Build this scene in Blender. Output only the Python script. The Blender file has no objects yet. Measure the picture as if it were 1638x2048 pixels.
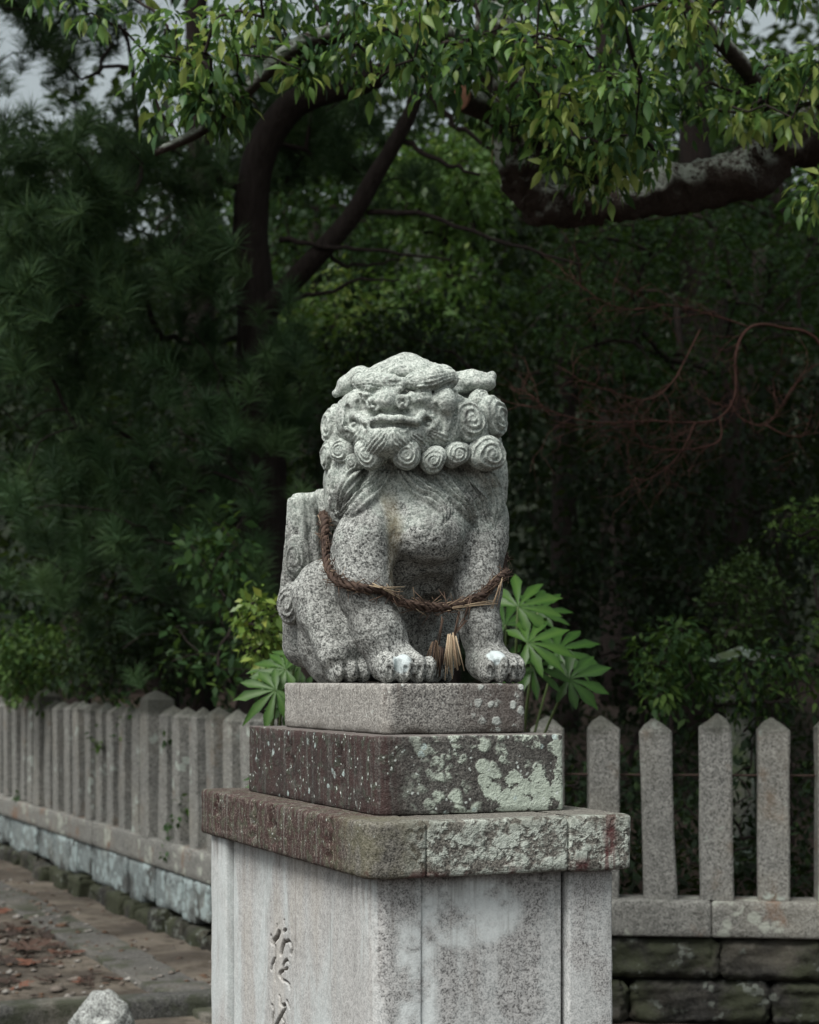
import bpy, math, random
import numpy as np
from mathutils import Vector, Matrix

# ------------------------------------------------------------------ camera, sky, sun, exposure
scn = bpy.context.scene
COL = scn.collection
F, CX, HOR, CAMZ = 3550.0, 819.0, 1358.0, 1.65      # focal length in photo pixels, principal column, horizon row, eye height
cam_d = bpy.data.cameras.new('camera'); cam = bpy.data.objects.new('camera', cam_d); COL.objects.link(cam)
cam.location = (0, 0, CAMZ); cam.rotation_euler = (math.pi/2, 0, 0)
cam_d.sensor_fit = 'HORIZONTAL'; cam_d.sensor_width = 24; cam_d.lens = F/1638*24
cam_d.shift_y = (HOR-1024)/1638; cam_d.clip_end = 3000
cam_d.dof.use_dof = True; cam_d.dof.focus_distance = 4.72; cam_d.dof.aperture_fstop = 3.8
scn.camera = cam
SUN_AZ, SUN_EL = math.radians(218), math.radians(58)     # azimuth from +Y clockwise: behind and left of the camera
w = bpy.data.worlds.new('World'); scn.world = w; w.use_nodes = True
nt = w.node_tree; bg = nt.nodes['Background']
sky = nt.nodes.new('ShaderNodeTexSky'); sky.sky_type = 'NISHITA'; sky.sun_disc = False
sky.sun_elevation = SUN_EL; sky.sun_rotation = SUN_AZ; sky.dust_density = 4.0; sky.air_density = 1.0; sky.ozone_density = 1.0
hs = nt.nodes.new('ShaderNodeHueSaturation'); hs.inputs['Saturation'].default_value = 0.30; hs.inputs['Hue'].default_value = 0.44
nt.links.new(sky.outputs[0], hs.inputs['Color']); nt.links.new(hs.outputs[0], bg.inputs['Color'])
bg.inputs['Strength'].default_value = 0.055
sl = bpy.data.lights.new('sun', 'SUN'); sl.energy = 1.5; sl.angle = math.radians(30); sl.color = (1.0, 0.99, 0.95)
sun = bpy.data.objects.new('sun', sl); COL.objects.link(sun)
sd = Vector((math.sin(SUN_AZ)*math.cos(SUN_EL), math.cos(SUN_AZ)*math.cos(SUN_EL), math.sin(SUN_EL)))
sun.rotation_euler = (-sd).to_track_quat('-Z', 'Y').to_euler(); sun.location = (-4, -6, 12)
scn.view_settings.view_transform = 'Standard'; scn.view_settings.look = 'None'
scn.view_settings.exposure = 1.42; scn.view_settings.gamma = 1.0
scn.render.engine = 'CYCLES'; scn.cycles.use_denoising = True
scn.cycles.max_bounces = 6; scn.cycles.transparent_max_bounces = 4; scn.cycles.diffuse_bounces = 3

# ------------------------------------------------------------------ helpers
rng = np.random.default_rng(7); random.seed(7)
def tag(o, label=None, cat=None, group=None, kind=None):
    for k, v in (('label', label), ('category', cat), ('group', group), ('kind', kind)):
        if v: o[k] = v
    return o
def link(o, parent=None):
    COL.objects.link(o)
    if parent: o.parent = parent
    return o
def empty(name, loc=(0,0,0), rz=0, parent=None):
    o = bpy.data.objects.new(name, None); o.location = loc; o.rotation_euler = (0,0,rz); o.empty_display_size = .05
    return link(o, parent)
def mesh_np(name, V, Fs, mat, smooth=True, tint=None):
    """V (n,3); Fs (m,3) or (m,4) array, or list of tuples"""
    me = bpy.data.meshes.new(name)
    if isinstance(Fs, np.ndarray):
        V = np.ascontiguousarray(V, dtype=np.float32); k = Fs.shape[1]; m = len(Fs)
        me.vertices.add(len(V)); me.vertices.foreach_set('co', V.ravel())
        me.loops.add(m*k); me.loops.foreach_set('vertex_index', np.ascontiguousarray(Fs, dtype=np.int32).ravel())
        me.polygons.add(m); me.polygons.foreach_set('loop_start', np.arange(m, dtype=np.int32)*k)
        me.update(calc_edges=True)
    else:
        me.from_pydata([tuple(map(float, v)) for v in V], [], [tuple(map(int, f)) for f in Fs])
    if smooth: me.polygons.foreach_set('use_smooth', np.ones(len(me.polygons), dtype=bool))
    if tint is not None:
        at = me.attributes.new('tint', 'FLOAT', 'POINT'); at.data.foreach_set('value', np.ascontiguousarray(tint, dtype=np.float32))
    me.materials.append(mat); me.update()
    return me
def obj(name, me, parent=None, loc=None, rot=None, scale=None):
    o = bpy.data.objects.new(name, me)
    if loc is not None: o.location = loc
    if rot is not None: o.rotation_euler = rot
    if scale is not None: o.scale = scale
    return link(o, parent)
class MB:
    """collects pieces into one mesh"""
    def __init__(s): s.V, s.F, s.T, s.n = [], [], [], 0
    def add(s, V, F, t=0.5):
        V = np.asarray(V, float); s.V.append(V); s.T.append(np.full(len(V), t) if np.isscalar(t) else t)
        s.F += [tuple(int(i)+s.n for i in f) for f in F]; s.n += len(V)
    def mesh(s, name, mat, smooth=True): return mesh_np(name, np.concatenate(s.V), s.F, mat, smooth, np.concatenate(s.T))
def unit(v): v = np.asarray(v, float); return v/(np.linalg.norm(v)+1e-12)
def tube(P, R, seg=7, cap=True):
    """tube through points P with radii R"""
    P = np.asarray(P, float); R = np.broadcast_to(np.asarray(R, float), (len(P),)); n = len(P)
    T = np.gradient(P, axis=0); T /= np.linalg.norm(T, axis=1)[:, None]+1e-9
    up = np.array([0,0,1.]) if abs(T[0][2]) < .9 else np.array([1.,0,0])
    N = unit(np.cross(T[0], up)); V = []
    for i in range(n):
        N = unit(N-T[i]*N.dot(T[i])); B = np.cross(T[i], N)
        a = np.arange(seg)*2*math.pi/seg
        V.append(P[i]+R[i]*(np.cos(a)[:,None]*N+np.sin(a)[:,None]*B))
    V = np.concatenate(V)
    Fc = [(i*seg+j, i*seg+(j+1)%seg, (i+1)*seg+(j+1)%seg, (i+1)*seg+j) for i in range(n-1) for j in range(seg)]
    if cap: Fc += [tuple(range(seg-1,-1,-1)), tuple((n-1)*seg+j for j in range(seg))]
    return V, Fc
def spline(P, n):
    """Catmull-Rom through P, n samples"""
    P = np.asarray(P, float); Q = np.vstack([2*P[0]-P[1], P, 2*P[-1]-P[-2]]); m = len(P)-1
    t = np.linspace(0, m-1e-6, n); i = t.astype(int); f = (t-i)[:,None]
    a, b, c, d = Q[i], Q[i+1], Q[i+2], Q[i+3]
    return .5*((2*b)+(c-a)*f+(2*a-5*b+4*c-d)*f*f+(3*b-a-3*c+d)*f**3)
def _hash(ix, iy, iz):
    h = (ix.astype(np.int64)*374761393 + iy.astype(np.int64)*668265263 + iz.astype(np.int64)*2147483647) & 0xffffffff
    h = ((h ^ (h >> 13))*1274126177) & 0xffffffff
    return ((h ^ (h >> 16)) & 0xffff)/65535.0
def vnoise(P, s, octv=1):
    """value noise in -1..1"""
    out = 0; amp = 1; tot = 0
    for o in range(octv):
        Q = np.asarray(P)*s*2**o+17.3*o; I = np.floor(Q).astype(int); f = Q-I; f = f*f*(3-2*f); r = 0
        for dx in (0,1):
            for dy in (0,1):
                for dz in (0,1):
                    wgt = (f[:,0] if dx else 1-f[:,0])*(f[:,1] if dy else 1-f[:,1])*(f[:,2] if dz else 1-f[:,2])
                    r = r+wgt*_hash(I[:,0]+dx, I[:,1]+dy, I[:,2]+dz)
        out = out+amp*(2*r-1); tot += amp; amp *= .5
    return out/tot
def at(px, py, Z):
    """world point at depth Z seen at photo pixel (px, py)"""
    return np.array([(px-CX)/F*Z, Z, CAMZ+(HOR-py)/F*Z])

# ------------------------------------------------------------------ node materials
class E:
    """a node socket with arithmetic"""
    def __init__(s, nt, sock): s.nt, s.s = nt, sock
    def _m(s, op, o=None, o2=None):
        n = s.nt.nodes.new('ShaderNodeMath'); n.operation = op
        for i, v in enumerate((s, o, o2)):
            if v is None: continue
            if isinstance(v, E): s.nt.links.new(v.s, n.inputs[i])
            else: n.inputs[i].default_value = v
        return E(s.nt, n.outputs[0])
    def __add__(s, o): return s._m('ADD', o)
    __radd__ = __add__
    def __sub__(s, o): return s._m('SUBTRACT', o)
    def __rsub__(s, o): return (s*-1)+o
    def __mul__(s, o): return s._m('MULTIPLY', o)
    __rmul__ = __mul__
    def __truediv__(s, o): return s._m('DIVIDE', o)
    def pow(s, o): return s._m('POWER', o)
    def abs(s): return s._m('ABSOLUTE')
    def max(s, o): return s._m('MAXIMUM', o)
    def min(s, o): return s._m('MINIMUM', o)
    def step(s, a, b):
        n = s.nt.nodes.new('ShaderNodeMapRange'); n.interpolation_type = 'SMOOTHSTEP'
        s.nt.links.new(s.s, n.inputs['Value']); n.inputs['From Min'].default_value = a; n.inputs['From Max'].default_value = b
        return E(s.nt, n.outputs[0])
class Mat:
    def __init__(m, name, coord='pos'):
        m.mat = bpy.data.materials.new(name); m.mat.use_nodes = True; m.nt = m.mat.node_tree
        m.b = m.nt.nodes['Principled BSDF']; m.out = m.nt.nodes['Material Output']
        if coord == 'pos':
            m.geo = m.nt.nodes.new('ShaderNodeNewGeometry'); m.co = E(m.nt, m.geo.outputs['Position'])
        else:
            m.tc = m.nt.nodes.new('ShaderNodeTexCoord'); m.co = E(m.nt, m.tc.outputs['Object'])
    def xyz(m):
        n = m.nt.nodes.new('ShaderNodeSeparateXYZ'); m.nt.links.new(m.co.s, n.inputs[0])
        return [E(m.nt, o) for o in n.outputs]
    def scaled(m, sc):
        n = m.nt.nodes.new('ShaderNodeMapping'); m.nt.links.new(m.co.s, n.inputs[0]); n.inputs['Scale'].default_value = sc
        return E(m.nt, n.outputs[0])
    def normal_z(m):
        g = m.nt.nodes.new('ShaderNodeNewGeometry'); n = m.nt.nodes.new('ShaderNodeSeparateXYZ'); m.nt.links.new(g.outputs['Normal'], n.inputs[0])
        return E(m.nt, n.outputs[2])
    def noise(m, scale, detail=3, rough=.55, co=None, dist=0):
        n = m.nt.nodes.new('ShaderNodeTexNoise'); n.inputs['Scale'].default_value = scale; n.inputs['Detail'].default_value = detail
        n.inputs['Roughness'].default_value = rough; n.inputs['Distortion'].default_value = dist
        m.nt.links.new((co or m.co).s, n.inputs['Vector']); return E(m.nt, n.outputs[0])
    def vor(m, scale, co=None, rand=1, feature='F1'):
        n = m.nt.nodes.new('ShaderNodeTexVoronoi'); n.inputs['Scale'].default_value = scale; n.inputs['Randomness'].default_value = rand
        n.feature = feature
        m.nt.links.new((co or m.co).s, n.inputs['Vector']); return E(m.nt, n.outputs['Distance']), E(m.nt, n.outputs['Color']) if feature != 'DISTANCE_TO_EDGE' else None
    def warp(m, amt, scale):
        n = m.nt.nodes.new('ShaderNodeTexNoise'); n.inputs['Scale'].default_value = scale; n.inputs['Detail'].default_value = 3
        m.nt.links.new(m.co.s, n.inputs['Vector'])
        v = m.nt.nodes.new('ShaderNodeVectorMath'); v.operation = 'MULTIPLY_ADD'
        m.nt.links.new(n.outputs['Color'], v.inputs[0]); v.inputs[1].default_value = (amt,)*3; m.nt.links.new(m.co.s, v.inputs[2])
        return E(m.nt, v.outputs[0])
    def attr(m, name):
        n = m.nt.nodes.new('ShaderNodeAttribute'); n.attribute_name = name; return E(m.nt, n.outputs['Fac'])
    def objrand(m):
        n = m.nt.nodes.new('ShaderNodeObjectInfo'); return E(m.nt, n.outputs['Random'])
    def mix(m, a, b, f):
        n = m.nt.nodes.new('ShaderNodeMix'); n.data_type = 'RGBA'
        for i, v in ((6, a), (7, b)):
            if isinstance(v, E): m.nt.links.new(v.s, n.inputs[i])
            else: n.inputs[i].default_value = (*v, 1)
        if isinstance(f, E): m.nt.links.new(f.s, n.inputs[0])
        else: n.inputs[0].default_value = f
        return E(m.nt, n.outputs[2])
    def ramp(m, v, stops):
        n = m.nt.nodes.new('ShaderNodeValToRGB'); m.nt.links.new(v.s, n.inputs[0]); cr = n.color_ramp
        while len(cr.elements) < len(stops): cr.elements.new(.5)
        for e, (p, c) in zip(cr.elements, stops): e.position = p; e.color = (*c, 1)
        return E(m.nt, n.outputs[0])
    def bump(m, h, strength=.5, dist=.005):
        n = m.nt.nodes.new('ShaderNodeBump'); n.inputs['Strength'].default_value = strength; n.inputs['Distance'].default_value = dist
        m.nt.links.new(h.s, n.inputs['Height']); m.nt.links.new(n.outputs[0], m.b.inputs['Normal'])
    def done(m, col, rough=.85, spec=.25):
        if isinstance(col, E): m.nt.links.new(col.s, m.b.inputs['Base Color'])
        else: m.b.inputs['Base Color'].default_value = (*col, 1)
        if isinstance(rough, E): m.nt.links.new(rough.s, m.b.inputs['Roughness'])
        else: m.b.inputs['Roughness'].default_value = rough
        m.b.inputs['Specular IOR Level'].default_value = spec
        return m.mat

def granite(name, light=(.40,.40,.38), dark=(.06,.06,.058), mottle=.5, speck=190, lichen=None, stain=None, rough=.85, coord='pos', relief=.6, cap=None):
    """speckled granite; lichen=(colour, share 0..1, scale); stain=(colour, share, scale)"""
    m = Mat(name, coord)
    n1 = m.noise(speck, 2, .6); n2 = m.noise(speck*.37, 3, .6); n3 = m.noise(9, 5, .6); n4 = m.noise(2.3, 4)
    g = n1.step(.36, .62)*.65+n2.step(.35, .65)*.35
    c = m.mix(dark, light, g)
    c = m.mix(c, m.mix(c, dark, .55), n3.step(.45, .75)*mottle)
    c = m.mix(c, m.mix(c, (.30,.27,.20), .4), n4.step(.45, .75)*.5)
    if stain: c = m.mix(c, stain[0], m.noise(stain[2], 5, .65).step(.62-stain[1]*.4, .78-stain[1]*.4)*.8)
    if lichen:
        wv = m.warp(.02, 40); d, _ = m.vor(lichen[2], wv)
        big = m.noise(lichen[2]*.28, 4, .6).step(.60-lichen[1]*.35, .66-lichen[1]*.35)
        f = d.step(.52, .40)*big
        c = m.mix(c, m.mix(m.mix(lichen[0], c, .12), lichen[0], n1), f*.9)
    if cap:      # weathered heads: dark algae from this height up
        zz = m.xyz()[2]; c = m.mix(c, m.mix((.03,.032,.026), (.075,.078,.062), n2), (zz+(n3-.5)*.12).step(cap-.03, cap+.05)*.8)
    m.bump(n1*.6+n2+n3*.8, relief, .006)
    return m.done(c, rough)
# ------------------------------------------------------------------ the setting: soil, sandy path, raised bed, hills
MG = Mat('damp_soil'); _n = MG.noise(1.3, 6); _n2 = MG.noise(40, 4)
MG.bump(_n2, .6, .02)
MSOIL = MG.done(MG.mix((.022,.016,.013), (.05,.034,.026), _n*.6+_n2*.4), .95)
MS = Mat('sandy_path'); _a = MS.noise(1.6, 6, .65); _b = MS.noise(120, 3); _c = MS.noise(9, 5)
_s = MS.mix((.05,.043,.035), (.155,.135,.108), _a.step(.36, .66)); _s = MS.mix(_s, MS.mix(_s, (.08,.055,.04), .7), _b.step(.5, .7)*.8)
_s = MS.mix(_s, (.05,.04,.028), _c.step(.50, .66)*.75); MS.bump(_b+_c*1.5, .8, .02); MSAND = MS.done(_s, .9)
V = np.array([(-900,-400,-.012),(900,-400,-.012),(900,1500,-.012),(-900,1500,-.012)], float)
tag(obj('ground', mesh_np('ground', V, [(0,1,2,3)], MSOIL)), kind='structure')
CORN = np.array([-.25, 8.80]); DL = unit([-.455, 1.0]); DR = unit([.992, -.124])      # fence corner, left run, right run
NL = np.array([-DL[1], DL[0]])                                                         # outward normal of the left run
def sheet(name, fn, nu, nv, mat, smooth=True):
    U_, V_ = np.meshgrid(np.linspace(0, 1, nu), np.linspace(0, 1, nv), indexing='ij'); P = fn(U_.ravel(), V_.ravel())
    i = np.arange(nu-1)[:,None]*nv+np.arange(nv-1)[None,:]; Q = np.stack([i, i+nv, i+nv+1, i+1], -1).reshape(-1, 4)
    return mesh_np(name, P, Q, mat, smooth)
def path_fn(u, v):      # along the left run (u), outward from the wall (v)
    P = CORN+DL*(u*14-.6)[:,None]+NL*(.10+v*7)[:,None]; z = .006+.012*vnoise(np.c_[P, u*0], 2.5, 3)+.012*(v < .06)
    return np.c_[P, np.maximum(z, .001)]
tag(obj('path', sheet('path', path_fn, 110, 60, MSAND)), kind='structure')
def bed_fn(u, v):       # raised planting bed behind the two fence runs, climbing to the wood
    s, t = u**1.7*60, v**1.5*34-.0; P = CORN+DL*(s+.14)[:,None]+DR*(t+.02)[:,None]+np.array([.05, .12])
    edge = np.clip((s-10.0)/2, 0, 1)*np.clip(1-t/4, 0, 1)      # beyond the end of the fence the bed runs out to the ground
    return np.c_[P, (.44+.045*s+.05*vnoise(np.c_[P, s*0], 1.2, 3))*(1-edge)-.03*edge]
tag(obj('planting_bed', sheet('planting_bed', bed_fn, 60, 50, MSOIL)), kind='structure')
MH = Mat('wooded_hillside'); _h = MH.noise(.09, 6, .7); _h2 = MH.noise(.5, 4)
MH.bump(_h+_h2*.5, 1, 4); MHILL = MH.done(MH.mix((.03,.055,.035), (.10,.15,.09), _h*.6+_h2*.4), .95)
def hill_fn(u, v):
    x = (u-.5)*520; y = 130+v*120; r = (38+16*np.sin(u*9+1)+9*np.sin(u*23))*np.sin(np.clip(v*1.3, 0, 1)*math.pi/2)
    P = np.c_[x, y, r]; P[:,2] += 3.5*vnoise(P, .12, 3)*(v > .05); return P
tag(obj('hill', sheet('hill', hill_fn, 110, 30, MHILL)), kind='structure')
def slope_fn(u, v):     # shaded slope that backs the wood
    x = (u-.5)*110; y = 42+v*24; z = 1.5+17.5*np.sin(v*math.pi/2)*(1-.10*np.clip(-x/14+.1, 0, 1)); P = np.c_[x, y, z]; P[:,2] += .8*vnoise(P, .3, 3); return P
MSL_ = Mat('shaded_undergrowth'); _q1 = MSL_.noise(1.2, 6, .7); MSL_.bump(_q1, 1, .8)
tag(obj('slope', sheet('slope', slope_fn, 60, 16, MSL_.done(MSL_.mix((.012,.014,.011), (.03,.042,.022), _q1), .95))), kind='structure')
# ------------------------------------------------------------------ the stepped pedestal (own frame: u right, v back, z up from the ground)
TH = math.radians(22.7); UX = np.array([math.cos(TH), math.sin(TH)]); VX = np.array([-math.sin(TH), math.cos(TH)])
PO = np.array([-.1017, 4.30]); PED = (PO[0], PO[1], 0)
Z_SLAB0, Z_SLAB1, Z_B2, Z_B1 = 1.161, 1.301, 1.504, 1.638

def round_path(u0, u1, v0, v1, r, step=.02, fine=None):
    """closed outline of a rectangle with corner radii r=(front-left, front-right, back-right, back-left), counter-clockwise seen from above"""
    cs = [(u0, v0, r[0], 180), (u1, v0, r[1], 270), (u1, v1, r[2], 0), (u0, v1, r[3], 90)]
    P, N = [], []
    for k, (cu, cv, rr, a0) in enumerate(cs):
        su, sv = (1 if cu == u0 else -1), (1 if cv == v0 else -1); ox, oy = cu+su*rr, cv+sv*rr
        n = max(3, int(rr*1.57/.01))
        for i in range(n+1):
            a = math.radians(a0+90*i/n); P.append((ox+rr*math.cos(a), oy+rr*math.sin(a))); N.append((math.cos(a), math.sin(a)))
        nx = cs[(k+1) % 4]; nu, nv = (1 if nx[0] == u0 else -1), (1 if nx[1] == v0 else -1)
        a = math.radians(nx[3]); e = (nx[0]+nu*nx[2]+nx[2]*math.cos(a), nx[1]+nv*nx[2]+nx[2]*math.sin(a))
        s0 = P[-1]; L = math.dist(s0, e); st = step
        if fine and k in fine: st = fine[k]
        m = max(1, int(L/st))
        for i in range(1, m):
            t = i/m; P.append((s0[0]+(e[0]-s0[0])*t, s0[1]+(e[1]-s0[1])*t)); N.append(N[-1])
    return np.array(P), np.array(N)
def strokes_depth(A, B, strokes, width):
    """carved depth 0..1 at face coordinates (A, B) for a list of polylines"""
    d = np.full(A.shape, 9.)
    for s in strokes:
        s = np.asarray(s, float); wd = width
        for (x0, y0), (x1, y1) in zip(s[:-1], s[1:]):
            t = np.clip(((A-x0)*(x1-x0)+(B-y0)*(y1-y0))/((x1-x0)**2+(y1-y0)**2+1e-9), 0, 1)
            d = np.minimum(d, np.hypot(A-x0-t*(x1-x0), B-y0-t*(y1-y0))/wd)
    return np.clip(1.25-d, 0, 1)
def block(name, mat, parent, u0, u1, v0, v1, z0, z1, r=(.012,)*4, bev=.006, rough=.0025, step=.02, zstep=.02, fine=None, carve=None, taper=0, dirt_shade=0):
    P, N = round_path(u0, u1, v0, v1, r, step, fine); n = len(P)
    zs = [(z0, bev), (z0+bev*.35, bev*.3), (z0+bev, 0)]
    m = max(2, int((z1-z0)/zstep))
    zs += [(z0+bev+(z1-z0-2*bev)*i/m, 0) for i in range(1, m)]
    zs += [(z1-bev, 0), (z1-bev*.35, bev*.3), (z1, bev)]
    V = np.concatenate([np.c_[P-N*i, np.full(n, z)] for z, i in zs]); NN = np.tile(N, (len(zs), 1))
    edge = np.repeat([1. if i > 0 else 0. for z, i in zs], n)
    D = rough*vnoise(V, 9, 2)+rough*.7*vnoise(V, 60, 2)-edge*rough*1.6*np.abs(vnoise(V, 35, 2))
    cut = carve(V, NN) if carve is not None else np.zeros(len(V)); D = D-cut
    if taper: D = D-taper*(V[:,2]-z0)
    V[:,:2] += NN*D[:,None]; V[:,2] += edge*rough*.6*vnoise(V+5, 30, 2)*np.where(V[:,2] > (z0+z1)/2, 1, 0)
    Fc = [(i*n+j, i*n+(j+1) % n, (i+1)*n+(j+1) % n, (i+1)*n+j) for i in range(len(zs)-1) for j in range(n)]
    Fc += [tuple(range(n-1, -1, -1)), tuple((len(zs)-1)*n+j for j in range(n))]
    me = mesh_np(name, V, Fc, mat, True, np.clip(cut*dirt_shade, 0, 1) if dirt_shade else None)
    # flat caps stay flat
    me.polygons[len(Fc)-1].use_smooth = False; me.polygons[len(Fc)-2].use_smooth = False
    return obj(name, me, parent)

# --- stone of the tiers: weathered granite, red algae on the flank, pale crust lichen on the front
def tier_mat(name, which):
    m = Mat(name, 'obj'); u, v, z = m.xyz()
    n1 = m.noise(190, 2, .6); n2 = m.noise(70, 3, .6); n3 = m.noise(11, 5, .6); n5 = m.noise(30, 4, .6)
    streak = m.noise(1, 4, .6, m.scaled((55, 55, 5)))
    g = n1.step(.38, .62)*.6+n2.step(.35, .65)*.4
    pal = {'base': ((.37,.36,.33), (.05,.047,.045)), 'mid': ((.15,.145,.13), (.028,.027,.025)), 'slab': ((.23,.22,.19), (.035,.033,.03)), }[which]
    c = m.mix(pal[1], pal[0], g)
    wv = m.warp(.028, 30); d1, _ = m.vor(26, wv); d2, _ = m.vor(62, wv); d3, col3 = m.vor(19, m.warp(.012, 60))
    red = (.075, .026, .022); green = (.44, .50, .42); pale = (.55, .60, .56); olive = (.10, .095, .045)
    if which == 'base':
        # darker wet front-right half, spots low on the front
        right = u.step(.30, .52)*v.step(.36, .31)
        c = m.mix(c, m.mix(c, (.05,.035,.03), .72), right*(n3*.6+.65).min(1)*streak.step(.15, .5))
        low = z.step(Z_B2+.05, Z_B2+.005)
        c = m.mix(c, m.mix(c, (.06,.05,.04), .8), low*n3.step(.3, .6))
        left = u.step(.20, .17); c = m.mix(c, m.mix(c, (.45,.43,.39), .35), left*.7)
        c = m.mix(c, (.08,.065,.055), streak.step(.50, .70)*z.step(Z_B1-.14, Z_B1)*.65)
        f = (d3.step(.30, .20)*n3.step(.40, .50)).max((n5*.6+n3*.5-d1*.3+n2*.15).step(.55, .64)*.8)*u.step(.34, .5)*v.step(.34, .31); c = m.mix(c, m.mix(pale, c, .2), f*.85)
        c = m.mix(c, pale, d2.step(.25, .12)*n5.step(.55, .65)*.7)
    elif which == 'mid':
        left = u.step(.20, .12); fs = m.noise(1, 3, .6, m.scaled((120, 120, 22))); rd = m.mix(m.mix((.040,.020,.018), (.045,.050,.035), n5.step(.50, .62)), (.22,.20,.18), (n1*.6+fs*.6).step(.66, .84)*.6)
        c = m.mix(c, rd, left*streak.step(.30, .5)*.9)
        c = m.mix(c, (.030,.026,.024), n3.step(.4, .65)*.55)
        front = v.step(.23, .20)
        big = (u.step(.20, .50)*z.step(1.50, 1.35)*.50+n5*.50+n3*.35-d1*.50+(n2+n1)*.16).step(.66, .76)
        big = big.max((u.step(.565, .615)*.45+n5*.5+n3*.25-d1*.3+(n2+n1)*.16).step(.70, .80))
        f = (big.max((n3*.6+n5*.7).step(.58, .70)*d1.step(.60, .40)*u.step(.13, .30)))*front
        c = m.mix(c, m.mix(m.mix(green, c, .22), green, (n1+n2*.6).step(.55, .85)), f*.92)
        dots = d2.step(.30, .16)*n5.step(.50, .60); c = m.mix(c, pale, dots*.85)
        dd = d3.step(.20, .15)*n3.step(.50, .58); c = m.mix(c, (.36,.44,.42), dd*.85)
        top = m.normal_z().step(.6, .9); c = m.mix(c, (.17,.15,.14), top*.5)
    else:
        left = u.step(.05, .012); fs = m.noise(1, 3, .6, m.scaled((130, 130, 22))); rd = m.mix(m.mix((.040,.018,.016), (.055,.055,.035), n5.step(.48, .60)), (.30,.26,.22), (n1*.6+fs*.6).step(.62, .80)*.75)
        c = m.mix(c, rd, left.max(m.normal_z().step(.6, .9)*u.step(.35, .05))*streak.step(.30, .50)*v.step(.05, .25)*.92)
        c = m.mix(c, m.mix(olive, c, .35), u.step(.24, .05)*v.step(.35, .05)*n3.step(.35, .6)*.75)
        front = v.step(.06, .02)
        f = (d1.step(.60, .42)*(n3*.55+n5*.6).step(.46, .62)).max((n5*.7+n2*.5).step(.58, .70)*.9)*front*u.step(.07, .20)
        c = m.mix(c, m.mix(m.mix(green, c, .35), (.50,.55,.49), (n1+n2*.6).step(.5, .9)), f*.88)
        rs = (u-.665).abs().step(.03, .008)*streak.step(.4, .55)+(u-.585).abs().step(.03, .01)*z.step(1.21, 1.17)
        rs = rs+(z-1.163).step(.035, 0)*n3.step(.5, .62)
        c = m.mix(c, (.10,.03,.03), (rs*front).min(1)*.75)
        c = m.mix(c, pale, d2.step(.22, .12)*left*n5.step(.5, .6)*.7)
        dk = z.step(Z_SLAB1-.05, Z_SLAB1)*front*n3.step(.35, .6); c = m.mix(c, (.07,.065,.05), dk*.6)
    m.bump(n1*.5+n2+n3*.6+d1*.25+(f*.8), .7, .006)
    return m.done(c, .78, .3)
MB1, MB2, MSL = tier_mat('stone_upper_tier', 'base'), tier_mat('stone_lichen_tier', 'mid'), tier_mat('stone_cap_slab', 'slab')
def body_mat():
    m = Mat('stone_shaft', 'obj'); u, v, z = m.xyz()
    n1 = m.noise(200, 2, .6); n2 = m.noise(75, 3, .6); n3 = m.noise(7, 5, .6); n5 = m.noise(22, 4, .6)
    st = m.noise(1, 4, .6, m.scaled((6, 6, 1.1)), .6); st2 = m.noise(1, 4, .6, m.scaled((40, 40, 2)))
    c = m.mix((.09,.09,.088), (.52,.52,.505), n1.step(.34, .58)*.62+n2.step(.36, .62)*.38)
    left = u.step(.055, .045)
    c = m.mix(c, m.mix((.41,.41,.395), c, .5), left*.9)                        # smoother dressed flank
    c = m.mix(c, m.mix(c, (.46,.41,.33), .5), left*st.step(.50, .66)*v.step(.2, .5)*.45)
    c = m.mix(c, m.mix(c, (.55,.62,.62), .75), left*st.step(.52, .38)*.55)
    wash = (n3*.75+st*.75).step(.70, .84)*v.step(.08, .07)*u.step(.02, .05)
    pat = (((u-.30)*(u-.30)*22+(z-1.06)*(z-1.06)*60).step(.62, .30)).max(((u-.155).abs().step(.075, .035))*z.step(1.08, 1.02))
    pat = pat*(n3+n5*.5+st*.4).step(.72, .98)*v.step(.10, .09)
    c = m.mix(c, m.mix((.74,.79,.78), c, .15), (wash*.35).max(pat)*.95)
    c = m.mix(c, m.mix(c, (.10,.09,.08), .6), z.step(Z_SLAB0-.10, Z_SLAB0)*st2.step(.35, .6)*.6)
    c = m.mix(c, m.mix(c, (.14,.12,.10), .6), st2.step(.60, .74)*.5)
    c = m.mix(c, m.mix(c, (.13,.115,.10), .75), (st2*.6+n3*.5).step(.56, .72)*z.step(.55, 1.14)*.55)      # run-off from the slab
    c = m.mix(c, (.085,.072,.052), m.attr('tint')*.85)                                                  # dirt and painted shade inside the cut strokes of the inscription
    m.bump(n1*.5+n2*.7+n5*.4, .35, .004)
    return m.done(c, .8, .3)
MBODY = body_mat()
MGAP = granite('stone_joint_shadow_core', (.12,.11,.10), (.03,.03,.03))

ped = empty('stone_pedestal', PED, TH)
tag(ped, 'tall stepped granite pedestal with lichen crusts and a carved shaft', 'pedestal')
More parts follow.
